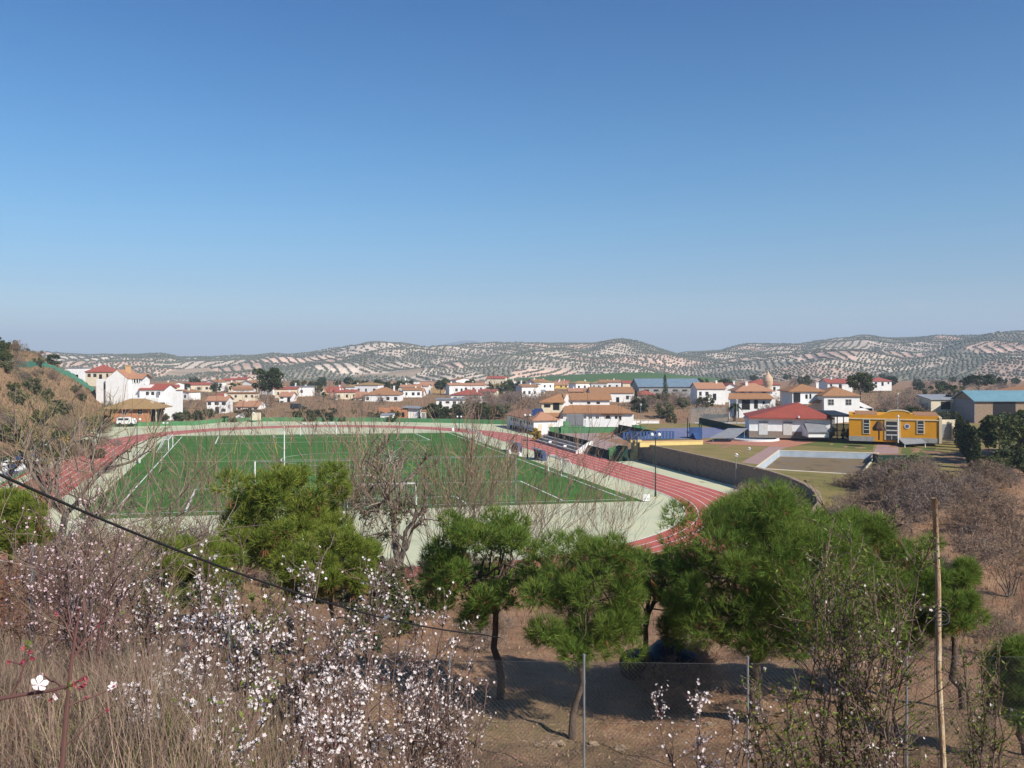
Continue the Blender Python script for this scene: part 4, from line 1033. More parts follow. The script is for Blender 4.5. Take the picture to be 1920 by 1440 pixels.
def cylinder(mb, r, z0, z1, n=40, r2=None):
    b = len(mb.v); r2 = r2 or r
    for z, q in ((z0, r), (z1, r2)):
        for j in range(n): mb.v.append((q * math.cos(6.28318 * j / n), q * math.sin(6.28318 * j / n), z))
    for j in range(n): mb.f.append((b + j, b + (j + 1) % n, b + n + (j + 1) % n, b + n + j)); mb.m.append(0)
    mb.f.append(tuple(b + n + j for j in range(n))); mb.m.append(0)
t = thing('wading_pool', 'round pale blue wading pool with a white rim', 'pool', gnd(1413, 824.3, TZ))
mb = MB()
for a in range(40):
    a0, a1 = 6.28318 * a / 40, 6.28318 * (a + 1) / 40
    for r0, r1, z0, z1 in ((4.1, 4.1, -.05, .3), (4.1, 3.7, .3, .3), (3.7, 3.7, .3, .08)):
        mb.poly([(r0 * math.cos(a0), r0 * math.sin(a0), z0), (r0 * math.cos(a1), r0 * math.sin(a1), z0), (r1 * math.cos(a1), r1 * math.sin(a1), z1), (r1 * math.cos(a0), r1 * math.sin(a0), z1)])
mb.build('rim', M['white'], t)
mb = MB(); cylinder(mb, 3.69, .0, .1); mb.build('basin', M['pool'], t)

t = thing('swimming_pool', 'emptied swimming pool with pale blue sides and muddy floor', 'pool', PA)
q = [p - PA for p in (PA, PB, PC, PD)]; dn = Vector((0, 0, -.85))
mb = MB()
for a, b in zip(q, q[1:] + q[:1]): mb.poly([a, b, b + dn, a + dn])
mb.build('sides', M['pool'], t)
mb = MB(); mb.poly([p + dn for p in reversed(q)]); mb.build('floor', mat('muddy_floor', (.16, .13, .10), (.10, .085, .06), .4, .9, detail=8, c3=(.19, .13, .06)), t)
mb = MB(); cx = sum(q, Vector()) / 4
out = [p + (p - cx).normalized() * .5 for p in q]
for i in range(4):
    j = (i + 1) % 4; u3 = Vector((0, 0, .06))
    P = [q[i] + u3, q[j] + u3, out[j] + u3, out[i] + u3]
    if (P[1] - P[0]).cross(P[2] - P[1]).z < 0: P.reverse()
    mb.slab(P, .1)
mb.build('rim', M['cream'], t)

# red roofed hall
t = thing('pool_hall', 'white hall with wide rust red roof and two roller shutters', 'building', at(1482, 816, 141), -.2)
k = 141 / FPX; w = 149 * k
mb = MB(); mb.box(-w / 2, w / 2, 0, 10, -.5, 2.75); mb.build('wall', M['white'], t)
mb = MB(); mb.box(-w / 2 - .03, w / 2 + .03, -.06, 10.05, -.45, .62); mb.build('plinth', M['stone'], t)
e, r_ = 2.72, 5.0; x0, x1, y0, y1 = -w / 2 - .3, w / 2 + .3, -.7, 10.5; A, B = (1.9, 4.2, r_), (1.9, 7.0, r_)
mb = MB()
for P in ([(x0, y0, e), (x1, y0, e), A], [(x1, y0, e), (x1, y1, e), B, A], [(x1, y1, e), (x0, y1, e), B], [(x0, y1, e), (x0, y0, e), A, B]): mb.slab([(p[0], p[1], p[2] + .18) for p in P], .18)
mb.build('roof', M['roof_rust'], t)
for x in (-49 * k, -5 * k):
    mb = MB(); mb.box(x - .7, x + .7, -.1, -.065, 0, 2.0); s_ = mb.build('shutter', M['frame'], t)
    mb = MB(); mb.box(x - .75, x + .75, -.16, -.101, 2.0, 2.2); mb.build('shutter_box', M['greywall'], s_)
mb = MB(); mb.tube([(1.2, -.75, 2.95), (1.2, -.8, 3.25)], [.17, .1], 8); mb.build('floodlight', M['whitemetal'], t)
t = thing('shed', 'small white lean to with dark sloping roof at the corner of the red roofed hall', 'shed', at(1532, 816.5, 137.5))
mb = MB(); mb.poly([(-1.4, 0, -.3), (1.9, 0, -.3), (1.9, 0, .5), (-1.4, 0, .5)]); mb.poly([(1.9, 0, -.3), (1.9, 3.2, -.3), (1.9, 3.2, 1.75), (1.9, 0, .5)]); mb.poly([(-1.4, 3.2, -.3), (-1.4, 0, -.3), (-1.4, 0, .5), (-1.4, 3.2, 1.75)]); mb.poly([(1.9, 3.2, -.3), (-1.4, 3.2, -.3), (-1.4, 3.2, 1.75), (1.9, 3.2, 1.75)]); mb.build('wall', M['white'], t)
mb = MB(); mb.slab([(-1.6, -.3, .6), (2.05, -.3, .6), (2.05, 3.2, 1.95), (-1.0, 3.2, 1.95)], .09); mb.build('roof', M['greywall'], t)

t = thing('entrance_canopy', 'dark steel entrance canopy and gate between the hall and the yellow building', 'canopy', at(1576, 820, 139))
k = 139 / FPX
mb = MB(); mb.slab([(-19 * k, -.4, 42 * k), (19 * k, -.4, 42 * k), (19 * k, 7, 46 * k), (-19 * k, 7, 46 * k)], .3); mb.build('roof', M['dark'], t)
for x in (-18, -6, 6, 18):
    mb = MB(); mb.box(x * k - .06, x * k + .06, 0, .12, -.3, 41 * k); mb.build('post', M['dark'], t)
mb = MB(); mb.box(-17.5 * k, 17.5 * k, 6.4, 6.5, -.3, 44 * k); mb.build('back_wall', M['greywall'], t)
mb = MB()
for i in range(34): mb.box((-17.5 + i) * k, (-17.1 + i) * k, .03, .08, .1, 24 * k)
for z in (.2, 12 * k, 24 * k): mb.box(-17.6 * k, 17.6 * k, .02, .09, z, z + .07)
mb.build('gate', M['dark'], t)

# yellow building
t = thing('yellow_building', 'bright yellow building with arched parapet and cream trim', 'building', at(1676.5, 824, 132.5), -.37)
k = 132.5 / FPX * .94
def X2(px): return (px - 1676.5) * k
def Z2(y): return (824 - y) * k
mb = MB(); mb.box(X2(1593), X2(1757), 0, 9, -.4, Z2(776.5))
pl = [(X2(1650), 776.5), (X2(1655), 774.5), (X2(1663), 772)] + [(X2(1684 + 21 * math.cos(math.pi * (1 - i / 12))), 772 - 5.5 * math.sin(math.pi * i / 12)) for i in range(13)] + [(X2(1713), 774.5), (X2(1718), 776.5)]
F_ = [(x, 0, Z2(y)) for x, y in pl]; Bk = [(x, .35, Z2(y)) for x, y in pl]
mb.poly(list(reversed(F_))); mb.poly(Bk)
for i in range(len(F_) - 1): mb.poly([F_[i], F_[i + 1], Bk[i + 1], Bk[i]])
mb.build('wall', M['yellow'], t)
mb = MB(); cr = mat('cream_trim', (.70, .58, .38), (.62, .51, .34), 2, .9)
for i in range(2, 15): mb.slab([(F_[i][0], -.06, F_[i][2] + .16), (F_[i + 1][0], -.06, F_[i + 1][2] + .16), (F_[i + 1][0], .4, F_[i + 1][2] + .16), (F_[i][0], .4, F_[i][2] + .16)], .16)
mb.box(X2(1593) - .05, X2(1757) + .05, -.12, -.002, Z2(785), Z2(783)); mb.build('cornice', cr, t)
mb = MB(); mb.box(X2(1757) + .002, X2(1762), -.15, 9, -.4, Z2(778)); mb.build('side_pilaster', cr, t)
for a, b in ((1604, 1646), (1714, 1757)):
    mb = MB(); mb.slab([(X2(a), .5, Z2(775.5)), (X2(b), .5, Z2(775.5)), (X2(b), 5, Z2(771)), (X2(a), 5, Z2(771))], .12); mb.build('roof', M['roof_brown'], t)
for a, b in ((1592.7, 1640), (1688, 1757.3)):
    mb = MB(); mb.box(X2(a), X2(b), -.05, -.001, -.4, .35); mb.build('plinth', M['grey'], t)
for a, b, y0, y1 in ((1620.5, 1630.5, 786, 813), (1719, 1729.5, 786, 810)): 
    w_ = MB(); w_.box(X2(a) - .14, X2(b) + .14, -.09, .0, Z2(y1) - .12, Z2(y0) + .1); w_ = w_.build('window', cr, t)
    q = MB(); q.box(X2(a), X2(b), -.11, -.091, Z2(y1), Z2(y0)); q.build('pane', M['glass'], w_)
    q = MB()
    for z in (.28, .5, .72): zz = Z2(y1) + (y1 - y0) * k * z; q.box(X2(a), X2(b), -.13, -.111, zz - .04, zz + .04)
    q.build('glazing_bar', M['whitemetal'], w_)
d_ = MB(); d_.box(X2(1659), X2(1688), -.1, 0, -.1, Z2(786)); d_ = d_.build('doorway', cr, t)
q = MB(); q.box(X2(1662), X2(1682), -.13, -.101, -.1, Z2(788)); q.build('glass_door', M['glass'], d_)
q = MB()
for z in (.7, 1.4, 2.1): q.box(X2(1662), X2(1682), -.16, -.131, z - .09, z + .09)
q.box(X2(1671.5), X2(1672.5), -.158, -.131, 0, .6); q.build('glazing_bar', M['frame'], d_)
mb = MB()
for i in range(20):
    a0, a1 = 6.28318 * i / 20, 6.28318 * (i + 1) / 20
    mb.poly([(X2(1700), -.06, Z2(797)), (X2(1700) + .42 * math.cos(a0), -.06, Z2(797) + .42 * math.sin(a0)), (X2(1700) + .42 * math.cos(a1), -.06, Z2(797) + .42 * math.sin(a1))])
rd = mb.build('round_window', M['frame'], t)
mb = MB()
for i in range(20):
    a0, a1 = 6.28318 * i / 20, 6.28318 * (i + 1) / 20
    mb.poly([(X2(1700), -.075, Z2(797)), (X2(1700) + .26 * math.cos(a0), -.075, Z2(797) + .26 * math.sin(a0)), (X2(1700) + .26 * math.cos(a1), -.075, Z2(797) + .26 * math.sin(a1))])
mb.build('pane', mat('violet_glass', (.13, .12, .2), None, 3, .3), rd)
t = thing('parasol', 'brown thatched parasol in front of the yellow building door', 'parasol', at(1648, 824, 129.5))
mb = MB(); mb.tube([(0, 0, 1.35), (0, 0, 1.75), (0, 0, 2.7), (0, 0, 2.8)], [.95, 1.0, .35, .05], 8); mb.build('canopy', mat('brown_thatch', (.10, .055, .03), (.07, .04, .022), 6, 1, .5), t)
mb = MB(); mb.tube([(0, 0, -.1), (0, 0, 1.5)], .12, 8); mb.build('pole', M['redtwig'], t)
t = thing('white_post', 'white lamp post in front of the yellow building', 'post', at(1684, 829, 127.5))
mb = MB(); mb.tube([(0, 0, -.1), (0, 0, 3.7)], .09, 8); mb.build('pole', M['whitemetal'], t)
mb = MB(); mb.tube([(0, 0, 3.7), (0, 0, 3.85), (0, 0, 4.05)], [.12, .2, .08], 8); mb.build('lantern', M['whitemetal'], t)
t = thing('grey_shelter', 'low grey roofed shelter on the lawn before the yellow building', 'shelter', gnd(1713, 838, TZ))
k = 130 / FPX
mb = MB(); mb.slab([(-23 * k, -1.0, .55), (19 * k, -1.0, .75), (21 * k, 3.5, 1.7), (-17 * k, 3.5, 1.5)], .1); mb.build('roof', M['roof_grey'], t)
for x, y, z in ((-21, -.8, .6), (17, -.8, .7), (19, 3.2, 1.6), (-15, 3.2, 1.4)):
    mb = MB(); mb.tube([(x * k, y, -.1), (x * k, y, z)], .07, 6); mb.build('post', M['white'], t)
t = thing('garden_wall', 'beige wall and gate right of the yellow building', 'wall', at(1776, 824, 134))
mb = MB(); mb.box(-1.2, 2.0, 0, .3, -.3, 3.1); mb.box(1.9, 3.6, 2.0, 2.3, -.3, 2.6); mb.build('wall_panel', M['cream'], t)
mb = MB(); mb.box(-1.0, .6, -.06, -.01, 0, 2.4); mb.build('gate', M['greywall'], t)
t = thing('dark_planter', 'dark walled planter at the near corner of the swimming pool', 'planter', gnd(1672, 868, TZ))
mb = MB(); mb.box(-1.8, 2.0, 0, 1.6, -.2, 1.0); mb.build('casing', M['darkgreen'], t)
mb = MB(); mb.box(-1.7, 1.9, .1, 1.5, 1.0, 1.04); mb.build('soil', M['soil'], t)

# houses above the hall
t = thing('white_house', 'white house with two gables, brown roofs and a side terrace above the red roofed hall', 'house', at(1570, 774, 188))
k = 188 / FPX
def X3(px): return (px - 1570) * k
def Z3(y): return (774 - y) * k
mb = MB(); mb.box(X3(1497), X3(1560), 4, 12, -3, Z3(735)); mb.box(X3(1545), X3(1612), 0, 9, -3, Z3(742)); mb.box(X3(1612) + .01, X3(1640), 1, 8, -3, Z3(766)); mb.slab([(X3(1612), 1, Z3(752)), (X3(1641), 1, Z3(766)), (X3(1641), 8, Z3(766)), (X3(1612), 8, Z3(752))], .9)
mb.build('wall', M['white'], t)
add_roof(t, 'hip', 68 * k, 8, Z3(735), 12 * k, M['roof_brown'], .4, (X3(1526), 4, 0))
add_roof(t, 'hip', 67 * k, 9, Z3(742), 15 * k, M['roof_brown'], .4, (X3(1578), 0, 0))
for px in (1558, 1591): window(t, X3(px), Z3(754), 10 * k, 10 * k, big=True, m='frame', pane='glass')
for a, b, y0, y1 in ((1499, 1512, 738, 756), (1522, 1526, 741, 749), (1530, 1533, 740, 749)):
    mb = MB(); mb.box(X3(a), X3(b), 3.94, 4.02, Z3(y1), Z3(y0)); mb.build('window', M['dark'], t)
mb = MB(); mb.box(X3(1495), X3(1548), 2.6, 3.98, Z3(759), Z3(757)); mb.build('balcony', M['white'], t)
mb = MB(); mb.slab([(X3(1508), 1.2, Z3(764)), (X3(1546), 1.2, Z3(750)), (X3(1546), 3.9, Z3(750)), (X3(1508), 3.9, Z3(764))], .15); mb.build('side_roof', M['roof_brown'], t)
chimney(t, X3(1597), 5, Z3(738), Z3(723)); chimney(t, X3(1556), 8, Z3(735), Z3(719))

t = thing('white_house', 'white two storey house with double tiled roof and dark porch arches', 'house', at(1420, 770, 206))
k = 206 / FPX
def X4(px): return (px - 1420) * k
def Z4(y): return (770 - y) * k
mb = MB(); mb.box(X4(1386), X4(1454), 0, 9, -3, Z4(748)); mb.box(X4(1388), X4(1454) - .01, 2.5, 9.01, Z4(748), Z4(734)); mb.build('wall', M['white'], t)
add_roof(t, 'hip', 68 * k, 7, Z4(734), 13 * k, M['roof_orange'], .5, (X4(1421), 2.5, 0))
mb = MB(); mb.slab([(X4(1363), -1.0, Z4(747)), (X4(1451), -1.0, Z4(747)), (X4(1446), 2.48, Z4(737.5)), (X4(1372), 2.48, Z4(737.5))], .16); mb.build('porch_roof', M['roof_brown'], t)
for a, b, y0, y1, yy in ((1391, 1406, 750, 768, 0), (1414, 1421, 750, 766, 0), (1430, 1434, 752, 758, 0), (1394, 1401, 733.5, 736.5, 2.5), (1409, 1416, 733.5, 736.5, 2.5), (1434, 1442, 733.5, 737, 2.5)):
    mb = MB(); mb.box(X4(a), X4(b), yy - .05, yy + .02, Z4(y1), Z4(y0)); mb.build('window', M['dark'], t)
for px in (1366, 1380): 
    mb = MB(); mb.tube([(X4(px), -.7, -2), (X4(px), -.7, Z4(748))], .15, 6); mb.build('porch_column', M['white'], t)
chimney(t, X4(1410), 5, Z4(731), Z4(717))

# barn and shed at the right
t = thing('barn', 'stone barn with long teal sheet roof and a wide dark opening', 'barn', at(1898, 782, 186))
k = 186 / FPX
mb = MB(); wall_block(mb, 'gable', 140 * k, 9, 31 * k, 1.9, down=2); mb.build('wall', M['rock'], t)
add_roof(t, 'gable', 140 * k, 9, 31 * k, 1.9, M['roof_teal'], .5)
mb = MB(); mb.box(-36 * k, 6 * k, -.05, .02, -.3, 28 * k); mb.build('opening', M['dark'], t)
mb = MB(); mb.box(-70 * k - .12, -70 * k - .005, -.02, 9.02, -2, 31 * k); mb.build('gable_cladding', M['greywall'], t)
t = thing('shed', 'low shed with grey sheet roof among the bare trees left of the barn', 'shed', at(1772, 766, 196), .05)
k = 196 / FPX
mb = MB(); wall_block(mb, 'shed', 54 * k, 6, 16 * k, .9, down=2); mb.build('wall', M['cream'], t)
add_roof(t, 'shed', 54 * k, 6, 16 * k, .9, M['roof_grey'], .3)
mb = MB(); mb.box(-8 * k, 10 * k, -.05, .02, -.2, 13 * k); mb.build('opening', M['dark'], t)
mb = MB(); mb.tube([(22 * k, 3, 18 * k), (22 * k, 3, 25 * k)], .75, 12); mb.build('water_tank', M['dark'], t)
t = thing('roof_shelter', 'dark tiled roof edge above the teal barn at the right margin', 'shelter', at(1922, 762, 215))
mb = MB(); mb.slab([(-5, 0, 3.2), (5, 0, 5.0), (5, 6, 5.6), (-5, 6, 3.8)], .2); mb.build('roof', M['roof_brown'], t)
for x in (-4, 3): 
    mb = MB(); mb.tube([(x, 1, -2), (x, 1, 3.3)], .14, 6); mb.build('post', M['bark'], t)
# ball cage with net hoops beyond the court
t = thing('ball_cage', 'tall grey netted ball cage behind the raised court', 'cage', at(1336, 798, 200))
k = 200 / FPX
mb = MB()
for i in range(8): mb.tube([((-43 + i * 12) * k, 0, -1.5), ((-43 + i * 12) * k + .4, 0, 33 * k)], .06, 5)
for z in (2, 33): mb.tube([(-43 * k, 0, z * k), (42 * k, 0, z * k)], .05, 5)
mb.build('frame', M['steel'], t)
mb = MB()
for i in range(86): x = (-43 + i) * k; mb.tube([(x, .02, 0), (x + .3, .02, 33 * k)], .014, 3, cap=False)
for i in range(30): mb.tube([(-43 * k, .03, (1 + i * 1.1) * k), (42 * k, .03, (1 + i * 1.1) * k)], .014, 3, cap=False)
mb.build('net', M['net'], t)
# ------------------------------------------------------------------ sports furniture
def make_goal(label, p0, p1, height, depth):
    p0, p1 = Vector(p0), Vector(p1); e = (p1 - p0); n = Vector((e.y, -e.x, 0)).normalized() * depth
    t = thing('football_goal', label, 'goal', p0, 0, 'football goals'); H_ = Vector((0, 0, height)); o = Vector((0, 0, 0))
    mb = MB(); mb.tube([o - Vector((0, 0, .1)), H_, e + H_, e - Vector((0, 0, .1))], .085, 8); mb.build('frame', M['whitemetal'], t)
    for q in (o, e):
        mb = MB(); mb.tube([q + H_, q + H_ + n * .45, q + n], .035, 6); mb.tube([q + n, q], .03, 5); mb.build('net_support', M['whitemetal'], t)
    mb = MB(); w = e.length; k = int(w / .3)
    for i in range(k + 1):
        c = e * (i / k); mb.tube([c + H_, c + H_ + n * .45, c + n], .012, 3, cap=False)
    for j in range(10):
        f = j / 10; a = (H_ + n * .45) * (1 - f) + n * f; mb.tube([a, a + e], .012, 3, cap=False)
        for q in (o, e): mb.tube([q + H_ * f, q + (n * (1 - f) + (H_ + n * .45) * f)], .012, 3, cap=False)
    mb.build('net', M['net'], t)
    return t
vm, um = (-13.9 + 40.9) / 2, 0
make_goal('white full size goal on the near goal line behind the bare tree', st(vm + 3.66, 93.0), st(vm - 3.66, 93.0), 2.44, 1.7)
make_goal('white full size goal at the far end of the pitch', st(vm - 3.66, 185.5), st(vm + 3.66, 185.5), 2.44, 1.7)
make_goal('white small goal beside the right touchline nearest the blue dugouts', gnd(1028, 883.5), gnd(1053, 893), 2.3, -2.3)
make_goal('white small goal beside the right touchline at the far corner', gnd(878, 824), gnd(893, 832), 2.2, -2.0)
make_goal('white small goal at the far left corner of the pitch', gnd(324, 838), gnd(316, 848), 2.2, 2.0)

# ball stop net behind the near goal
pts_ = [gnd(478, 962), gnd(683, 955), gnd(967, 946)]
t = thing('ball_net', 'tall ball stop net on grey posts along the near end of the pitch', 'net', pts_[0])
top = 5.4
for i, p in enumerate(pts_):
    mb = MB(); q = p - pts_[0]; mb.tube([q - Vector((0, 0, .2)), q + Vector((0, 0, top))], .07, 8); mb.build('post', M['whitemetal' if i == 0 else 'steel'], t)
mb = MB()
for a, b in zip(pts_, pts_[1:]):
    a, b = a - pts_[0], b - pts_[0]; k = int((b - a).length / .5)
    for i in range(k): c = a + (b - a) * (i / k); mb.tube([c, c + Vector((0, 0, top - .1))], .009, 3, cap=False)
    for j in range(12): z = Vector((0, 0, .1 + j * .47)); mb.tube([a + z, b + z], .0045, 3, cap=False)
mb.build('net', M['net'], t)
mb = MB(); mb.tube([Vector((0, 0, top - .05)), pts_[1] - pts_[0] + Vector((0, 0, top - .15)), pts_[2] - pts_[0] + Vector((0, 0, top - .05))], .025, 4); mb.build('top_cable', M['steel'], t)
t = thing('flag_mast', 'tall white mast standing on the pitch near the centre circle', 'mast', gnd(533, 874))
mb = MB(); mb.tube([(0, 0, -.1), (0, 0, 5.8)], [.1, .07], 8); mb.build('pole', M['whitemetal'], t)
mb = MB(); mb.tube([(0, 0, 5.8), (0, 0, 5.95)], [.1, .04], 8); mb.build('finial', M['steel'], t)

def dugout(label, p):
    t = thing('dugout', label, 'dugout', p, RS, 'team dugouts')
    mb = MB(); n = 8
    for i in range(n):
        a0, a1 = math.pi * .62 * i / n, math.pi * .62 * (i + 1) / n
        f = lambda a: (1.0 - 1.25 * (1 - math.cos(a)) * .75, .1 + 1.75 * math.sin(a) * .98)
        (xa, za), (xb, zb) = f(a0), f(a1)
        mb.slab([(xa, -2, za), (xb, -2, zb), (xb, 2, zb), (xa, 2, za)], .03)
    mb.build('shelter_shell', mat('clear_grey_plastic', (.30, .36, .42), (.36, .4, .44), 1, .25, trans=.4, spec=.5), t)
    mb = MB(); mb.box(.25, .8, -1.9, 1.9, .3, .42); mb.box(.72, .82, -1.9, 1.9, .42, .95); mb.build('bench', M['blue'], t)
    for y in (-2, 2):
        mb = MB(); mb.poly([(1.0, y, 0), (1.0, y, 1.1), (.6, y, 1.7), (.1, y, 1.75), (.3, y, .9), (.3, y, 0)]); mb.poly([(1.0, y + .04, 0), (.3, y + .04, 0), (.3, y + .04, .9), (.1, y + .04, 1.75), (.6, y + .04, 1.7), (1.0, y + .04, 1.1)])
        mb.build('side_panel', M['blue'], t)
    return t
dugout('far blue dugout between the track and the right touchline', gnd(962, 847))
dugout('near blue dugout with clear curved roof beside the track', gnd(1006, 862))
t = thing('board', 'white square board with two dark figures at the right corner of the pitch', 'sign', gnd(1212, 941), .1)
mb = MB(); mb.box(-.38, .38, -.03, .03, .1, .86); mb.build('panel', M['whitemetal'], t)
for x in (-.16, .16):
    mb = MB(); r_ = .09
    mb.poly([(x + r_ * (1 + .35 * math.sin(3 * a)) * math.cos(a) * .8, -.036, .34 + r_ * math.sin(a)) for a in np.linspace(0, 6.28, 14)[:-1]]); mb.build('figure', M['greywall'], t)
for x in (-.3, .3):
    mb = MB(); mb.tube([(x, .06, -.05), (x, .06, .7)], .025, 6); mb.build('leg', M['steel'], t)
for i, (px, y) in enumerate(((955, 851), (974, 855), (849, 808))):
    t = thing('ball_bag', ('white sack on the grass left of the far dugout', 'white upright sack between the two dugouts', 'white sack at the far right corner of the pitch')[i], 'sack', gnd(px, y), i)
    mb = MB(); mb.tube([(0, 0, 0), (0, 0, .15), (0, 0, .5), (0, 0, .75), (.03, 0, .9)], [.28, .34, .3, .12, .16], 9); mb.build('sack_body', M['white'], t, True)
    mb = MB(); mb.tube([(0, 0, .73), (0, 0, .78)], .14, 9); mb.build('drawstring', M['dark'], t)

def lamp(label, px, yb, yt, heads=2):
    p = gnd(px, yb); h = (yb - yt) / FPX * p.y
    t = thing('lamp_post', label, 'lamp post', p, 0, 'lamp posts around the track')
    mb = MB(); mb.tube([(0, 0, -.1), (0, 0, .5), (0, 0, .52), (0, 0, h)], [.13, .13, .08, .055], 8); mb.build('pole', M['greenmetal'], t)
    for s in ((-1, 1) if heads == 2 else (1,)):
        mb = MB(); mb.tube([(0, 0, h - .3), (s * .3, 0, h - .25), (s * .42, 0, h)], .03, 5); a = mb.build('arm', M['greenmetal'], t)
        mb = MB(); mb.tube([(s * .42, 0, h), (s * .42, 0, h + .12), (s * .42, 0, h + .34), (s * .42, 0, h + .42)], [.1, .22, .17, .05], 10); mb.build('lantern', M['whitemetal'], a)
    return t
lamp('double headed lamp post in front of the rubble retaining wall', 1229, 931, 818)
lamp('lamp post between the two dugouts on the right straight', 989, 858, 781)
lamp('lamp post at the far right bend of the track', 861, 808, 783)
lamp('lamp post on the left straight right of the brick bungalow windows', 257, 868, 789)
lamp('lamp post at the far left bend near the small goal', 310, 817, 795)
lamp('lamp post behind the far goal left of the mast', 472, 813, 776, 1)
def pole_lamp(label, px, yb, yt, Y):
    p = at(px, yb, Y); h = (yb - yt) / FPX * Y
    t = thing('street_lamp', label, 'street lamp', p)
    mb = MB(); mb.tube([(0, 0, -1), (0, 0, h)], [.09, .05], 7); mb.build('pole', M['steel'], t)
    mb = MB(); mb.tube([(0, 0, h - .1), (0, 0, h), (.1, 0, h + .2), (.15, 0, h + .3)], [.06, .25, .25, .08], 8); mb.build('lantern', M['whitemetal'], t)
pole_lamp('street lamp rising behind the arched parapet of the yellow building', 1683, 790, 740, 160)
pole_lamp('tall thin lamp post left of the house with porch arches', 1381, 800, 752, 178)
pole_lamp('thin pale post on the dry lawn left of the pool path', 1380, 884, 855, 108)
pole_lamp('short pale post on the dry lawn beside the pink pool path', 1404, 857, 843, 122)
pole_lamp('thin pale light pole inside the pink ball court', 1097, 838, 790, 155)
pole_lamp('light pole before the green wall of the ball court', 1201, 822, 760, 178)

# grandstand on the left straight
p = st(-30.6, 122); t = thing('grandstand', 'low grandstand with blue and white seats along the left straight', 'grandstand', p, RS)
for i in range(3):
    mb = MB(); mb.box(-1.0 - i * .9, -.1 - i * .9, 0, 44, -.3, .4 + i * .4); s_ = mb.build('step', M['grey'], t)
    for j in range(22):
        c = ('blue', 'whitemetal')[(j // 3 + i) % 2]
        mb = MB(); x = -.75 - i * .9; z = .4 + i * .4; y = .5 + j * 2
        mb.box(x - .2, x + .25, y, y + 1.7, z + .02, z + .12); mb.box(x - .28, x - .2, y, y + 1.7, z + .02, z + .45); mb.build('seat', M[c], t)
mb = MB(); mb.box(-3.0, -2.85, -4, 50, -.3, 2.2); mb.build('back_fence', M['darkgreen'], t)
t = thing('kerb', 'red painted kerb strip in front of the low grandstand', 'kerb', st(-30.2, 100), RS)
mb = MB(); mb.box(-.25, .15, 0, 72, -.2, .32); mb.build('kerb_stone', M['track'], t)
mb = MB(); mb.box(-.27, .17, 0, 72, .32, .36); mb.build('kerb_cap', M['greenpaint'], t)

# two people
def person(label, p, rz, top, legs, skin_hair, arm=0.2, stride=.18):
    t = thing('person', label, 'person', p, rz)
    V = [(0, 0, .95), (0, 0, 1.2), (0, 0, 1.42), (0, .0, 1.52), (0, -.01, 1.66),
         (.09, 0, .88), (.11, -stride, .5), (.11, -stride * .7, .06), (.11, -stride * .7 - .14, .03),
         (-.09, 0, .88), (-.11, stride * .6, .5), (-.11, stride * 1.2, .08), (-.11, stride * 1.2 - .13, .04),
         (.19, 0, 1.4), (.24, .06, 1.13), (.26, -arm, .92), (.26, -arm - .07, .84),
         (-.19, 0, 1.4), (-.24, -.04, 1.13), (-.26, -arm * .4, .9), (-.26, -arm * .4 - .05, .82)]
    E = [(0, 1), (1, 2), (2, 3), (3, 4), (0, 5), (5, 6), (6, 7), (7, 8), (0, 9), (9, 10), (10, 11), (11, 12), (2, 13), (13, 14), (14, 15), (15, 16), (2, 17), (17, 18), (18, 19), (19, 20)]
    rad = [.13, .14, .13, .055, .1, .095, .065, .045, .04, .095, .065, .045, .04, .06, .045, .035, .035, .06, .045, .035, .035]
    me = bpy.data.meshes.new('body'); me.from_pydata(V, E, []); o = bpy.data.objects.new('body', me); COL.objects.link(o); o.parent = t
    md = o.modifiers.new('skin', 'SKIN'); md.use_smooth_shade = True
    for i, r in enumerate(rad): me.skin_vertices[0].data[i].radius = (r, r * .85)
    me.skin_vertices[0].data[0].use_root = True
    sb = o.modifiers.new('sub', 'SUBSURF'); sb.levels = 1; sb.render_levels = 2
    m = bpy.data.materials.new('clothed_figure'); m.use_nodes = True; N, L = m.node_tree.nodes, m.node_tree.links
    tcn = N.new("ShaderNodeTexCoord"); sp_ = N.new("ShaderNodeSeparateXYZ"); L.new(tcn.outputs["Object"], sp_.inputs[0])
    rp = N.new("ShaderNodeValToRGB"); rp.color_ramp.interpolation = 'CONSTANT'; e = rp.color_ramp.elements
    dv = N.new("ShaderNodeMath"); dv.operation = 'DIVIDE'; dv.inputs[1].default_value = 2.0; L.new(sp_.outputs[2], dv.inputs[0]); L.new(dv.outputs[0], rp.inputs[0])
    e[0].position = 0; e[0].color = (.03, .03, .03, 1); e[1].position = .05; e[1].color = (*legs, 1)
    for pos, c in ((.49, top), (.745, (.45, .27, .19))): q = e.new(pos); q.color = (*c, 1)
    L.new(rp.outputs[0], N["Principled BSDF"].inputs["Base Color"]); N["Principled BSDF"].inputs["Roughness"].default_value = .9
    me.materials.append(m)
    mb = MB(); mb.tube([(0, .03, 1.66), (0, .025, 1.72), (0, .01, 1.775)], [.1, .108, .04], 9); mb.build('hair', M['dark'], t, True)
    return t
person('person in a red top and dark trousers on the pink ball court', gnd(1148, 824, .07), 1.2, (.5, .03, .04), (.03, .03, .04), None)
person('person in a purple top and white trousers beside the left touchline', gnd(262, 870), 2.6, (.12, .07, .28), (.6, .6, .6), None)
# ------------------------------------------------------------------ vegetation builders
def unit(a): return a / np.maximum(np.linalg.norm(a, axis=-1, keepdims=True), 1e-9)

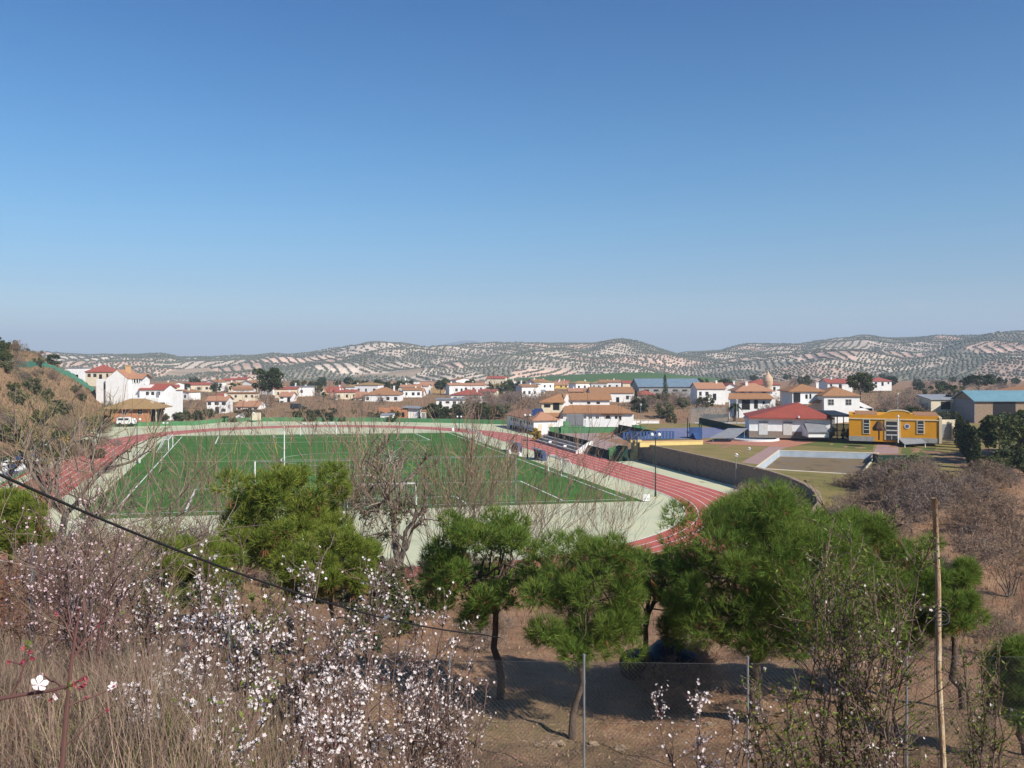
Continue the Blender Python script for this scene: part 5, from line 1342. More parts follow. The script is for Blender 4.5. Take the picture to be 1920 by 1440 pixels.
def needles(rng, C, Rr, per, k=8, L=(.11, .17), w=.006, up=.75, shell=.55):
    """tufts of pine needles round cluster centres C (n x 3) with radii Rr"""
    n = len(C); ci = np.repeat(np.arange(n), per)
    d = unit(rng.normal(size=(len(ci), 3))); rad = (shell + (1 - shell) * rng.random(len(ci)) ** .7)
    P = C[ci] + d * (Rr[ci] * rad)[:, None] * np.array([1, 1, .8])
    D = unit(d * .9 + np.array([0, 0, up]) + rng.normal(0, .25, d.shape))
    P = np.repeat(P, k, 0); D = np.repeat(D, k, 0)
    D = unit(D + rng.normal(0, .42, D.shape))
    ln_ = rng.uniform(*L, len(P))[:, None]
    S = unit(np.cross(D, rng.normal(size=D.shape))) * w
    V = np.stack([P - S, P + S, P + D * ln_], 1).reshape(-1, 3)
    F = np.arange(len(V)).reshape(-1, 3)
    return V, F

def leaves(rng, C, Rr, per, size, shell=.3, squash=.85, flat=0.0, aspect=.5):
    n = len(C); ci = np.repeat(np.arange(n), per)
    d = unit(rng.normal(size=(len(ci), 3))); rad = shell + (1 - shell) * rng.random(len(ci)) ** .6
    P = C[ci] + d * (Rr[ci] * rad)[:, None] * np.array([1, 1, squash])
    A = unit(rng.normal(size=P.shape) + d * .5 + np.array([0, 0, flat])); B = unit(np.cross(A, rng.normal(size=P.shape)))
    s = size * rng.uniform(.6, 1.3, len(P))[:, None]
    V = np.stack([P - B * s * aspect, P - A * s, P + B * s * aspect, P + A * s], 1).reshape(-1, 3)
    return V, np.arange(len(V)).reshape(-1, 4)

def blob_centres(rng, n, rx, ry, rz, low=-.55, inner=.35):
    out = []
    while len(out) < n:
        p = rng.normal(size=3); p /= np.linalg.norm(p); p /= np.abs(p).max() ** .55; p *= inner + (1 - inner) * rng.random() ** .45
        if p[2] < low: continue
        out.append(p * np.array([rx, ry, rz]))
    return np.array(out)

def wobble(rng, a, b, n, amp):
    a, b = np.array(a, float), np.array(b, float); P = []
    for i in range(n + 1):
        t = i / n; o = rng.normal(0, amp, 3) * math.sin(math.pi * t) * np.linalg.norm(b - a)
        P.append(tuple(a + (b - a) * t + o))
    return P

def make_pine(label, px, Y, pxt, top, bot, hw, seed, lean=0.0, mname='needle', ncl=46, per=115, r_trunk=.10, group='young pines on the slope', L=(.15, .24), w=.0048, name='pine_tree', crel=.205, fork=2):
    """a pine: trunk base under (pxt, Y), crown from top row to bottom row, half width in pixels"""
    rng = np.random.default_rng(seed)
    b = base(pxt, Y); cc = at(px, (top + bot) / 2, Y) - b
    rx = hw / FPX * Y; rz = (bot - top) / 2 / FPX * Y; ry = rx * .9
    t = thing(name, label, 'pine tree', b, 0, group)
    ncl = int(ncl * 1.25); C = blob_centres(rng, ncl, rx * .84, ry * .84, rz * .84, -.85) + np.array(cc)
    C = C + (rng.random((ncl, 1)) < .3) * (C - np.array(cc)) * rng.uniform(.05, .28, (ncl, 1))
    C = C[np.linalg.norm((C - np.array(cc)) / np.array([rx, ry, rz]) - rng.normal(0, .5, 3), axis=1) > .28]; ncl = len(C)
    Rr = rng.uniform(.6, 1.3, ncl) * rx * crel
    V, F = needles(rng, C, Rr, per, 8, L, w)
    np_mesh('crown', V, F, M[mname], t)
    V, F = needles(rng, C[::3] - np.array([0, 0, rz * .12]), Rr[::3] * .9, 7, 8, L, w, up=-.3)
    np_mesh('dead_needles', V, F, M['reddish'], t)
    mb = MB()
    fz = max(cc.z - rz * .75, .35 * cc.z)
    foot = (0, 0, -.3); f0 = (cc.x * .35 + rng.normal(0, .06), rng.normal(0, .06), fz)
    mb.tube([(0, 0, -.3), (0, 0, .02)] + wobble(rng, (0, 0, .05), f0, 5, .035)[1:], [r_trunk * 1.2, r_trunk * .9] + [r_trunk * .8 * (1 - .07 * i) for i in range(5)], 8, 0)
    tips = []
    for i in range(fork):
        a = rng.uniform(0, 6.28); e = np.array([cc.x + math.cos(a) * rx * .35, cc.y + math.sin(a) * ry * .35, cc.z + rz * rng.uniform(-.1, .45)])
        pth = wobble(rng, f0, e, 5, .05); mb.tube(pth, [r_trunk * .72 * (1 - .14 * j) for j in range(6)], 6); tips.append(pth)
    for i in range(0, ncl, 2):
        pth = tips[rng.integers(len(tips))]; s = pth[rng.integers(1, 6)]
        mb.tube(wobble(rng, s, C[i], 4, .07), [r_trunk * .26, r_trunk * .2, r_trunk * .15, r_trunk * .1, r_trunk * .06], 4, cap=False)
    mb.build('trunk', M['bark'], t, True)
    return t

def grow(rng, mbs, p, d, L, r, lev, maxlev, spread, upw, kids, nseg=4, sides=(7, 5, 4, 3, 3, 3), shrink=.68, rmin=.004, tap=.68):
    pts = [tuple(p)]; rad = [r]; q = np.array(p, float); d = np.array(d, float)
    for i in range(nseg):
        d = d + rng.normal(0, .16, 3) + np.array([0, 0, upw]); d /= np.linalg.norm(d)
        q = q + d * L / nseg; pts.append(tuple(q)); rad.append(r * (1 - (.5 if tap < .7 else .3) * (i + 1) / nseg))
    if lev == maxlev: rad[-1] = max(r * .25, rmin * .5)
    mbs[0 if lev < maxlev - 1 else 1].tube(pts, rad, sides[min(lev, 5)], cap=False)
    if lev >= maxlev: return
    n = kids[min(lev, len(kids) - 1)]
    for j in range(n):
        k = nseg if j < 2 else rng.integers(1, nseg + 1)
        a = rng.normal(size=3); a -= d * a.dot(d); a /= max(np.linalg.norm(a), 1e-6)
        dd = d * (1 - spread * .5) + a * spread * rng.uniform(.6, 1.3); dd /= np.linalg.norm(dd)
        grow(rng, mbs, pts[k], dd, L * shrink * rng.uniform(.75, 1.2), max(rad[k] * tap, rmin), lev + 1, maxlev, spread, upw, kids, 3 if lev > 0 else nseg, sides, shrink, rmin, tap)

def make_bare(label, p, height, seed, levels=5, spread=.7, kids=(3, 3, 3, 3, 2), stems=1, r=.12, bark='greybark', twig='twig', name='bare_tree', cat='tree', group=None, upw=.05, trunk_frac=.3, leafm=None, shrink=.68, leafn=0, leafs=.03, rmin=None, tap=.68):
    rmin = rmin if rmin else max(.004, p[1] * .00024 if p[1] > 0 else .012)
    rng = np.random.default_rng(seed)
    t = thing(name, label, cat, p, 0, group)
    mbs = (MB(), MB())
    for s in range(stems):
        a = rng.uniform(0, 6.28); tilt = 0 if stems == 1 else rng.uniform(.15, .6)
        d = (math.cos(a) * tilt + rng.normal(0, .05), math.sin(a) * tilt + rng.normal(0, .05), 1)
        grow(rng, mbs, (rng.normal(0, .05) * (stems > 1), rng.normal(0, .05) * (stems > 1), -.25), d, height * trunk_frac, r, 0, levels - 1, spread, upw, kids, shrink=shrink, rmin=rmin, tap=tap)
    mbs[0].build('trunk', M[bark], t, True)
    mbs[1].build('crown', M[twig], t)
    if leafn:
        tv = np.array(mbs[1].v)[::3]; c = tv[rng.integers(0, len(tv), leafn)]
        V, F = leaves(rng, c, np.full(leafn, leafs * 1.5), 1, leafs)
        np_mesh('foliage', V, F, M[leafm], t)
    return t

def make_leafy(label, p, w, h, seed, m='leaf', n=26, per=70, size=.22, trunk=.14, low=-.6, name='tree', cat='tree', group=None, th=.3, squash=.85, bark='greybark', crel=.32, dp=None):
    rng = np.random.default_rng(seed)
    t = thing(name, label, cat, p, 0, group)
    cz = h * (th + (1 - th) / 2); rz = h * (1 - th) / 2
    C = blob_centres(rng, n, w / 2 * .8, (dp or w) / 2 * .8, rz * .82, low) + np.array([0, 0, cz])
    Rr = rng.uniform(.7, 1.3, n) * min(w, h * (1 - th)) / 2 * crel
    V, F = leaves(rng, C, Rr, per, size, squash=squash)
    np_mesh('crown', V, F, M[m], t)
    mb = MB(); mb.tube(wobble(rng, (0, 0, -.8), (0, 0, cz), 5, .02), [trunk * (1.2 - .13 * i) for i in range(6)], 7)
    for i in range(0, n, 3): mb.tube(wobble(rng, (0, 0, cz * rng.uniform(.5, 1)), C[i], 3, .06), [trunk * .4, trunk * .3, trunk * .2, trunk * .1], 4, cap=False)
    mb.build('trunk', M[bark], t, True)
    return t

# ------------------------------------------------------------------ foreground pines
make_pine('bushy bright pine behind the almond blossom, tallest left of the bare tree', 541, 29, 548, 862, 1070, 120, 21, mname='needle2', ncl=60, per=110, L=(.2, .32), w=.011, r_trunk=.14)
make_pine('pine half hidden behind the blossom below the cable', 350, 23, 355, 1005, 1160, 88, 22, mname='needle2', ncl=42, L=(.16, .25), w=.008)
make_pine('light green pine between blossom and the bare tree trunk', 615, 25, 620, 985, 1130, 92, 23, mname='needle2', ncl=42, L=(.16, .26), w=.009)
make_pine('forked pine left of the small single stemmed pine', 920, 19.5, 938, 955, 1175, 138, 24, ncl=50, per=90, L=(.14, .22), w=.007, r_trunk=.11, fork=3)
make_pine('small single stemmed pine with slanting pale trunk behind the wire fence', 1088, 16.8, 1072, 988, 1240, 122, 25, ncl=52, per=95, r_trunk=.085)
make_pine('shaded pine between the single stemmed pine and the largest pine', 1230, 20.5, 1212, 1025, 1200, 80, 26, ncl=30, per=85, L=(.14, .22), w=.007)
make_pine('largest pine with dark thick trunk right of the dark mound', 1420, 17.6, 1418, 910, 1225, 185, 27, ncl=110, per=130, r_trunk=.2, fork=4, crel=.2)
make_pine('pine leaning against the right side of the largest pine', 1590, 18.6, 1585, 945, 1235, 115, 28, ncl=56, per=90, fork=3)
make_pine('dense dark pine just left of the rusty pole', 1675, 19.5, 1655, 985, 1255, 92, 29, ncl=44, per=90)
make_pine('low pine behind the rusty pole with bare lower trunk', 1785, 18.5, 1806, 1045, 1205, 62, 30, ncl=34, per=85)
make_pine('bright pine crown cut by the left edge of the view', 25, 27, 15, 922, 1040, 62, 31, mname='needle2', ncl=34, per=100, L=(.18, .28), w=.01)
make_pine('dark bushy pine at the right edge of the slope', 1905, 15.5, 1925, 1190, 1360, 62, 32, ncl=34, per=90)

# ------------------------------------------------------------------ bare trees near the track
make_bare('large leafless tree with many rising limbs at the left end of the track', base(108, 48), 14.2, 41, 6, .6, (6, 4, 3, 3, 3), 1, .26, 'greybark', 'twigolive', trunk_frac=.30, upw=.1, tap=.8)
make_bare('leafless tree with forked pale trunk in front of the near goal', base(757, 49), 13.2, 42, 6, .62, (4, 4, 3, 3, 3), 1, .24, 'palebark', 'twig', trunk_frac=.3, upw=.07, tap=.8)
make_bare('leafless tree with budding crown beside the large left one', base(20, 50), 11.5, 43, 6, .62, (5, 4, 3, 3, 3), 1, .2, 'greybark', 'twigolive', trunk_frac=.26)
make_bare('slender leafless tree between large left tree and the bushy pine', base(215, 47.5), 7.4, 44, 5, .6, (4, 4, 3, 3), 1, .10, 'palebark', 'twigolive')
make_bare('leafless tree standing over the left corner of the pitch', base(290, 47.5), 6.8, 45, 6, .75, (4, 3, 3, 3, 2), 1, .11, 'greybark', 'twig')
make_bare('leafless brown shrub left of the bushy pine', base(375, 47.5), 5.2, 46, 5, .7, (4, 4, 3, 3), 4, .05, 'greybark', 'twig', name='bare_shrub', cat='shrub', trunk_frac=.34)
make_bare('yellow green budding shrub below the left corner of the pitch', base(330, 34), 5.2, 47, 5, .6, (4, 3, 3, 3), 3, .04, 'greybark', 'twigolive', name='budding_shrub', cat='shrub', leafm='leafyoung', leafn=900, leafs=.06, trunk_frac=.4)
make_bare('brownish leafless tree right of the bushy pine with mistletoe like clumps', base(680, 47.5), 8.2, 48, 6, .7, (3, 3, 3, 3, 2), 1, .12, 'greybark', 'twig', leafm='leafolive', leafn=1400, leafs=.10)
sap = make_bare('thin leafless sapling in the row along the near side of the track', base(885, 49.5), 6.6, 49, 4, .35, (6, 4, 3), 2, .035, 'greybark', 'twiggrey', group='leafless saplings along the near side of the track', upw=.14, trunk_frac=.55, name='bare_sapling')
sap2 = make_bare('thin leafless sapling in the row along the near side of the track', base(935, 50), 7, 50, 4, .3, (7, 4, 3), 2, .035, 'greybark', 'twiggrey', group='leafless saplings along the near side of the track', upw=.14, trunk_frac=.6, name='bare_sapling')
for i, (px, Y, s) in enumerate(((905, 60, .8), (985, 59, .95), (1012, 61, .8), (1045, 60, .7), (1080, 62, .55), (1120, 60, .72), (1150, 61, .82), (1165, 59, .6), (840, 55, 1.25), (780, 56, 1.3), (900, 54, 1.2), (960, 55, 1.15), (720, 55, 1.1), (670, 56, 1.2), (640, 55, 1.0), (600, 56, 1.1), (430, 55, 1.1), (400, 54, 1.2), (350, 55, 1.0), (240, 55, 1.1), (180, 54, 1.1), (830, 58, .8), (800, 60, 1.0), (860, 61, .7), (700, 60, .8), (650, 58, .7))):
    dup((sap, sap2)[i % 2], base(px, 46.5 + (Y - 54) * .6), i * 1.3, s)

# ------------------------------------------------------------------ thickets and village greenery (copied kinds)
far_bare = [make_bare('x', (0, -300, 0), 8, 60 + i, 5, .8, (5, 5, 4, 4), 1, .16, 'greybark', ('twig', 'twiggrey', 'twig')[i], trunk_frac=.3, upw=.03, rmin=.032) for i in range(3)]
thick = [make_bare('x', (0, -300, 0), 3.4, 70 + i, 5, .8, (4, 4, 4, 4), 6, .04, 'greybark', ('twiggrey', 'twig', 'twiggrey')[i], name='bare_shrub', cat='shrub', trunk_frac=.36, upw=.03, rmin=.012) for i in range(3)]
mid_bare = [make_bare('x', (0, -300, 0), 5.2, 110 + i, 5, .85, (4, 4, 4, 3), 1, .13, 'bark', 'twiggrey', trunk_frac=.27, upw=.02, rmin=.012, tap=.8) for i in range(2)]
shrubs = [make_leafy('x', (0, -300, 0), 3.6, 3.0, 80 + i, ('leaf', 'leafdark', 'leafolive')[i], 22, 70, .17, .07, -.9, 'shrub', 'shrub', th=.05) for i in range(3)]
rtrees = [make_leafy('x', (0, -300, 0), 6.5, 6.5, 84 + i, ('leafdark', 'leaf')[i], 26, 80, .3, .16, -.7, 'leafy_tree', 'tree', th=.22) for i in range(2)]
used = set()
def put(kinds, i, p, rz, sc, label, group):
    k = i % len(kinds); o = kinds[k]
    if o.name not in used:
        used.add(o.name); o.location = p; o.rotation_euler = (0, 0, rz); o.scale = (sc, sc, sc) if not isinstance(sc, tuple) else sc
        o["label"] = label; o["group"] = group; return o
    return dup(o, p, rz, sc, label, group)
def scatter(kinds, n, pxr, Yr, scr, label, group, seed, avoid=None):
    rr = random.Random(seed)
    for i in range(n):
        px = rr.uniform(*pxr); Y = rr.uniform(*Yr)
        put(kinds, i, base(px, Y), rr.uniform(0, 6.28), rr.uniform(*scr), label, group)
scatter(thick, 50, (1560, 1900), (58, 90), (.7, 1.2), 'grey brown leafless shrub in the thicket below the swimming pool', 'leafless shrubs below the swimming pool', 1)
scatter(thick, 24, (1600, 2300), (40, 66), (.6, .95), 'leafless shrub on the brown slope behind the rusty pole', 'leafless shrubs on the right slope', 2)
scatter(thick, 10, (1380, 1520), (84, 93), (.6, .9), 'leafless shrub along the top of the rubble wall bend', 'leafless shrubs at the wall bend', 3)
scatter(thick, 100, (1390, 1740), (76, 93), (.75, 1.25), 'grey brown leafless shrub in the thicket below the rubble wall bend', 'leafless shrubs below the wall bend', 29)
scatter(mid_bare, 12, (1420, 1880), (50, 80), (.7, 1.05), 'small leafless tree with dark crooked limbs on the right slope', 'leafless crooked trees on the right slope', 30)
scatter(shrubs, 10, (1640, 1890), (84, 100), (.5, .95), 'green shrub at the right end of the thicket below the pool', 'green shrubs at the right end of the thicket', 4)
scatter(far_bare, 46, (868, 1012), (225, 330), (.8, 1.25), 'brown leafless tree in the thicket left of the villa', 'leafless trees left of the villa', 5)
scatter(shrubs, 12, (815, 945), (222, 240), (1.1, 1.7), 'yellow green bush behind the far green wall left of the pavilion', 'bushes left of the pavilion', 6)
scatter(far_bare, 26, (1192, 1320), (225, 320), (.7, 1.1), 'leafless tree in the orchard right of the villa', 'leafless trees right of the villa', 7)
scatter(shrubs, 12, (1195, 1330), (215, 290), (.8, 1.5), 'green bush in the orchard right of the villa', 'bushes right of the villa', 8)
scatter(far_bare, 14, (1440, 1530), (190, 300), (.6, .9), 'leafless tree between the porch arches house and the two gabled house', 'leafless trees between the two big white houses', 9)
scatter(far_bare, 40, (1625, 1830), (190, 330), (.7, 1.15), 'grey leafless tree on the rise behind the yellow building', 'leafless trees behind the yellow building', 10)
scatter(shrubs, 16, (1640, 1800), (165, 200), (.8, 1.4), 'dark green bush behind the yellow building', 'bushes behind the yellow building', 11)
scatter(far_bare, 14, (1800, 1930), (215, 320), (.6, .9), 'leafless tree above the teal roofed barn', 'leafless trees above the barn', 12)
scatter(far_bare, 16, (300, 420), (235, 300), (.55, .95), 'leafless tree right of the white stepped houses', 'leafless trees right of the stepped houses', 13)
scatter(shrubs, 24, (285, 470), (214, 250), (.6, 1.1), 'low bush behind the far green wall right of the brick bungalow', 'bushes right of the brick bungalow', 14)
scatter(far_bare, 18, (480, 700), (222, 290), (.35, .6), 'small leafless tree in the field behind the far goal', 'small leafless trees behind the far goal', 15)
scatter(shrubs, 26, (480, 830), (218, 260), (.5, 1.0), 'low bush in the field behind the far goal', 'bushes behind the far goal', 16)
scatter(rtrees, 34, (330, 1010), (360, 520), (.7, 1.1), 'round green tree among the village houses', 'green trees among the village houses', 17)
scatter(far_bare, 44, (300, 1010), (300, 480), (.6, 1.0), 'leafless tree among the village houses', 'leafless trees among the village houses', 18)
scatter(shrubs, 70, (-40, 190), (128, 235), (.35, 1.2), 'green scrub bush on the left hillside', 'scrub bushes on the left hillside', 19)
scatter(thick, 60, (-40, 225), (120, 235), (.6, 1.3), 'dry leafless scrub on the left hillside', 'dry scrub on the left hillside', 20)
scatter(rtrees, 5, (-40, 40), (212, 226), (.4, .6), 'dark evergreen tree on top of the left hill', 'dark trees on top of the left hill', 21)
scatter(shrubs, 9, (1470, 1640), (142, 160), (.5, .9), 'bush between the hall and the two gabled house', 'bushes behind the red roofed hall', 22)
scatter(rtrees, 8, (1872, 1955), (108, 122), (.85, 1.05), 'bushy olive green tree in front of the teal roofed barn', 'bushy trees in front of the barn', 23)
scatter(shrubs, 10, (1875, 1945), (92, 106), (.6, 1.0), 'shrub at the foot of the bushy trees below the barn', 'shrubs below the barn trees', 24)
scatter(thick, 64, (120, 1235), (47, 51.5), (.3, .55), 'leafless brush along the near bend of the track', 'leafless brush along the near bend', 31)
scatter(shrubs, 20, (200, 1230), (44, 51), (.25, .5), 'small green bush on the bank of the near bend', 'small green bushes on the near bank', 32)
scatter(thick, 46, (40, 430), (41, 50.5), (.6, 1.25), 'leafless brush at the near left bend of the track', 'leafless brush at the near left bend', 25)
scatter(shrubs, 7, (640, 760), (32, 48), (.35, .6), 'small green bush at the foot of the pale forked tree', 'small bushes under the forked tree', 26)
scatter(thick, 9, (1150, 1290), (47, 53), (.4, .65), 'brown brush in front of the near right bend of the track', 'brown brush at the near right bend', 27)
scatter(thick, 9, (1250, 1330), (18, 24), (.25, .4), 'grey dry brush around the dark mound', 'dry brush around the dark mound', 28)

scatter(far_bare, 44, (1420, 1960), (330, 640), (.8, 1.3), 'leafless tree on the far flat land below the right hills', 'leafless trees below the right hills', 41)
scatter(rtrees, 24, (1300, 1960), (380, 700), (.8, 1.3), 'green tree on the far flat land below the right hills', 'green trees below the right hills', 42)
scatter(thick, 12, (1500, 1930), (18, 32), (.28, .5), 'low leafless brush around the pines near the rusty pole', 'low brush near the rusty pole', 43)
scatter(shrubs, 7, (640, 900), (24, 38), (.22, .42), 'small green bush on the slope behind the blossom bank', 'small green bushes behind the blossom', 44)
scatter(thick, 10, (600, 1010), (22, 36), (.25, .4), 'low brown brush on the slope behind the blossom bank', 'low brush behind the blossom', 45)
# single trees in the distance
p = base(502, 262)
t = make_leafy('tall dark pine with bare lower limbs behind the far left of the track', p, 10.0, 14.0, 91, 'leafdark', 34, 95, .38, .3, -.8, 'pine_tree', 'pine tree', th=.42)
make_bare('leafless tree mingled with the tall dark pine', base(497, 256), 11, 92, 5, .7, (4, 4, 4, 3), 1, .2, 'greybark', 'twiggrey')
make_leafy('round stone pine above the two gabled white house', base(1613, 250), 8.4, 10.8, 93, 'leaf', 30, 90, .33, .25, -.8, 'stone_pine', 'pine tree', th=.38)
make_leafy('wide umbrella pine on the rise above the barn', base(1836, 300), 14.5, 9.5, 94, 'leafdark', 36, 90, .36, .3, -.5, 'stone_pine', 'pine tree', th=.5)
make_leafy('light green spreading tree left of the umbrella pine', base(1770, 290), 15, 6.4, 95, 'leaf', 34, 60, .36, .2, -.5, 'leafy_tree', 'tree', th=.3)
def cypress(label, p, h, w, seed, group=None):
    rng = np.random.default_rng(seed); t = thing('cypress', label, 'cypress', p, 0, group)
    z = np.linspace(.08, .97, 16); C = np.stack([rng.normal(0, .04, 16) * w, rng.normal(0, .04, 16) * w, z * h], -1)
    Rr = w / 2 * np.sin(np.clip(z * 1.05, 0, 1) ** .6 * math.pi) ** .55 * .95 + .05
    V, F = leaves(rng, C, Rr, 120, .15, .45, 1.3); np_mesh('crown', V, F, M['leafdark'], t)
    mb = MB(); mb.tube([(0, 0, -.5), (0, 0, h * .8)], [.12, .04], 6); mb.build('trunk', M['bark'], t); return t
cypress('left one of two dark cypresses beside the white hill house', base(140, 318) + Vector((0, 0, .3)), 6.0, 1.5, 1)
cypress('right one of two dark cypresses beside the white hill house', base(153, 314), 5.8, 1.3, 2)
cypress('lone tall cypress in front of the long warehouse', base(1247, 255), 10.5, 1.9, 3)
cypress('small cypress in the orchard right of the villa', base(1192, 250), 6, 1.4, 4)
c0_ = None
for i in range(9):
    f = i / 8; px = 1797 + 34 * f; Y = 133 - 33 * f
    if c0_ is None: c0_ = cypress('dark cypress in the tight row right of the yellow building', base(px, Y), 4.6, 1.5, 5, 'cypress row right of the yellow building')
    else: dup(c0_, base(px, Y), i * .7, (1 + .1 * math.sin(i * 2.1)))
def palm(label, p, h, seed, group=None):
    rng = np.random.default_rng(seed); t = thing('palm_tree', label, 'palm', p, 0, group)
    mb = MB(); mb.tube([(0, 0, -.3), (.1, 0, h * .5), (0, 0, h)], [.35, .28, .3], 8); mb.build('trunk', M['bark'], t)
    mb = MB()
    for i in range(46):
        a = rng.uniform(0, 6.28); el = rng.uniform(-.3, 1.3); L = rng.uniform(1.6, 2.4); prev = None
        for s in range(6):
            f = s / 5; r = L * f * math.cos(el * (1 - f * .3)); z = h + L * f * math.sin(el) - 1.3 * f * f; w = .22 * math.sin(math.pi * min(1, .15 + f * .85)) + .02
            c = Vector((r * math.cos(a), r * math.sin(a), z)); n = Vector((-math.sin(a), math.cos(a), 0)) * w
            if prev: mb.poly([prev[0], c - n, c + n, prev[1]])
            prev = (c - n, c + n)
    mb.build('fronds', M['leafdark'], t); return t
palm('date palm left of the pink roofed house', base(606, 330), 3.4, 1)
palm('low date palm at the right end of the brick ruin', base(796, 236), 2.4, 2)
palm('dark palm beside the porch arches house', base(1378, 200), 3.4, 3)
make_leafy('yellow flowering mimosa bush above the blue and white seats', base(118, 146), 5, 3.4, 97, 'leafyellow', 20, 60, .2, .1, -.8, 'mimosa', 'shrub', th=.05)
make_leafy('square clipped yellowish hedge block at the end of the spectator steps', gnd(1004, 827), 2.6, 2.6, 98, 'leafyellow', 22, 60, .15, .08, -.9, 'hedge', 'hedge', th=.0)
make_leafy('dark round bush behind the far wall right of the cream panel', base(585, 226), 4.4, 3.2, 99, 'leafdark', 22, 70, .2, .1, -.9, 'bush', 'shrub', th=.05)
make_leafy('silver blue conifer bush in the orchard right of the villa', base(1258, 208), 3.4, 3.2, 100, 'leafolive', 20, 70, .18, .1, -.9, 'bush', 'shrub', th=.05)

# green shade netting across the left hill
npts = [base(px, Y) for px, Y in ((8, 200), (30, 208), (52, 218), (80, 228), (110, 234), (135, 238), (160, 240), (178, 242))]
t = thing('shade_netting', 'strip of green netting fence crossing the left hillside', 'fence', npts[0])
mb = MB()
for a, b in zip(npts, npts[1:]):
    a, b = a - npts[0], b - npts[0]; k = 5
    for i in range(k):
        q0, q1 = a + (b - a) * (i / k), a + (b - a) * ((i + 1) / k)
        s0, s1 = .25 * math.sin(i * 2.1), .25 * math.sin(i * 2.1 + 2.1)
        mb.poly([q0, q1, q1 + Vector((0, 0, 1.5 + s1)), q0 + Vector((0, 0, 1.5 + s0))])
mb.build('netting', M['greennet'], t)
for i, a in enumerate(npts):
    mb = MB(); q = a - npts[0]; mb.tube([q - Vector((0, 0, .3)), q + Vector((0, 0, 1.7))], .05, 5); mb.build('post', M['steel'], t)

# ------------------------------------------------------------------ wire fence, pole and cable
FY = 14.0
fposts = [(60, 12.9), (430, 13.6), (843, 14.0), (1095, 14.0), (1402, 14.2), (1700, 14.4), (1990, 14.6)]
fp = []
for px, Y in fposts: fp.append(base(px, Y))
t = thing('wire_fence', 'grey chain link fence on steel posts across the slope', 'fence', fp[0])
for i, p in enumerate(fp):
    q = p - fp[0]; hh = 2.1
    mb = MB(); mb.tube([q - Vector((0, 0, .3)), q + Vector((0, 0, hh))], .020, 8); mb.tube([q + Vector((0, 0, hh)), q + Vector((0, 0, hh + .03))], .023, 8); mb.build('post', M['steel'], t)
for a, b in zip(fp, fp[1:]):
    a, b = a - fp[0], b - fp[0]; L_ = Vector((b.x - a.x, b.y - a.y, 0)).length; hh = 1.95; g = .075
    mb = MB(); e = (b - a) / L_
    k = int((L_ + hh) / g)
    for s in (1, -1):
        for i in range(k):
            x0 = i * g - hh; x1 = x0 + hh; z0, z1 = (0, hh) if s > 0 else (hh, 0)
            if x0 < 0: z0 = z0 + (0 - x0) * s; x0 = 0
            if x1 > L_: z1 = z1 - (x1 - L_) * s; x1 = L_
            if x1 - x0 < .03: continue
            mb.tube([a + e * x0 + Vector((0, .012 * s, z0 + .04)), a + e * x1 + Vector((0, .012 * s, z1 + .04))], .0022, 3, cap=False)
    for z in (.05, 1.0, 2.0): mb.tube([a + Vector((0, 0, z)), b + Vector((0, 0, z))], .003, 4, cap=False)
    mb.build('wire_mesh', M['wire'], t)

pb = base(1772, 9.6); ptop = at(1752, 934, 9.6)
t = thing('rusty_pole', 'tall rusty iron pole standing right of the pines', 'pole', pb)
q = ptop - pb
mb = MB(); mb.tube([(0, 0, -.4), q * .25 + Vector((.01, 0, 0)), q * .5 + Vector((-.012, 0, 0)), q * .75 + Vector((.012, 0, 0)), q], [.034, .032, .031, .030, .028], 10); mb.build('shaft', M['rust'], t, True)
mb = MB()
for j, (zz, rr) in enumerate(((.66, .09), (.655, .075), (.67, .10))):
    c = q * zz + Vector((.03, -.02, 0)); mb.tube([c + Vector((math.cos(a) * rr, .02 * math.sin(a * 2) + .01 * j, math.sin(a) * rr * .8)) for a in np.linspace(0, 6.28, 17)], .004, 4, cap=False)
for j in range(4): mb.tube([q * (.64 + .012 * j) + Vector((math.cos(a) * .042, math.sin(a) * .042, 0)) for a in np.linspace(0, 6.28, 11)], .004, 4, cap=False)
mb.tube([q * .65 + Vector((-.045, -.02, 0)), q * .45 + Vector((-.075, -.02, 0)), q * .3 + Vector((-.06, -.02, 0)), q * .12 + Vector((-.04, -.02, 0))], .003, 4, cap=False)
mb.build('wire_loop', M['wire'], t)
c0_, c1_ = at(-330, 735, 4.4), at(905, 1190, 10.6)
t = thing('cable', 'black cable sagging across the view in front of the pines', 'cable', c1_)
mb = MB(); P = []
for i in range(41):
    f = i / 40; p = c0_ + (c1_ - c0_) * f; p.z -= .24 * 4 * f * (1 - f); P.append(p - c1_)
P.append(at(938, 1196, 19.4) - c1_)
mb.tube(P, .0095, 6); mb.build('strand', M['cable'], t, True)
mb = MB(); mb.tube([P[28] + Vector((0, 0, -.02)), P[28] + Vector((.06, 0, .02))], .016, 6); mb.build('cable_clip', M['steel'], t)

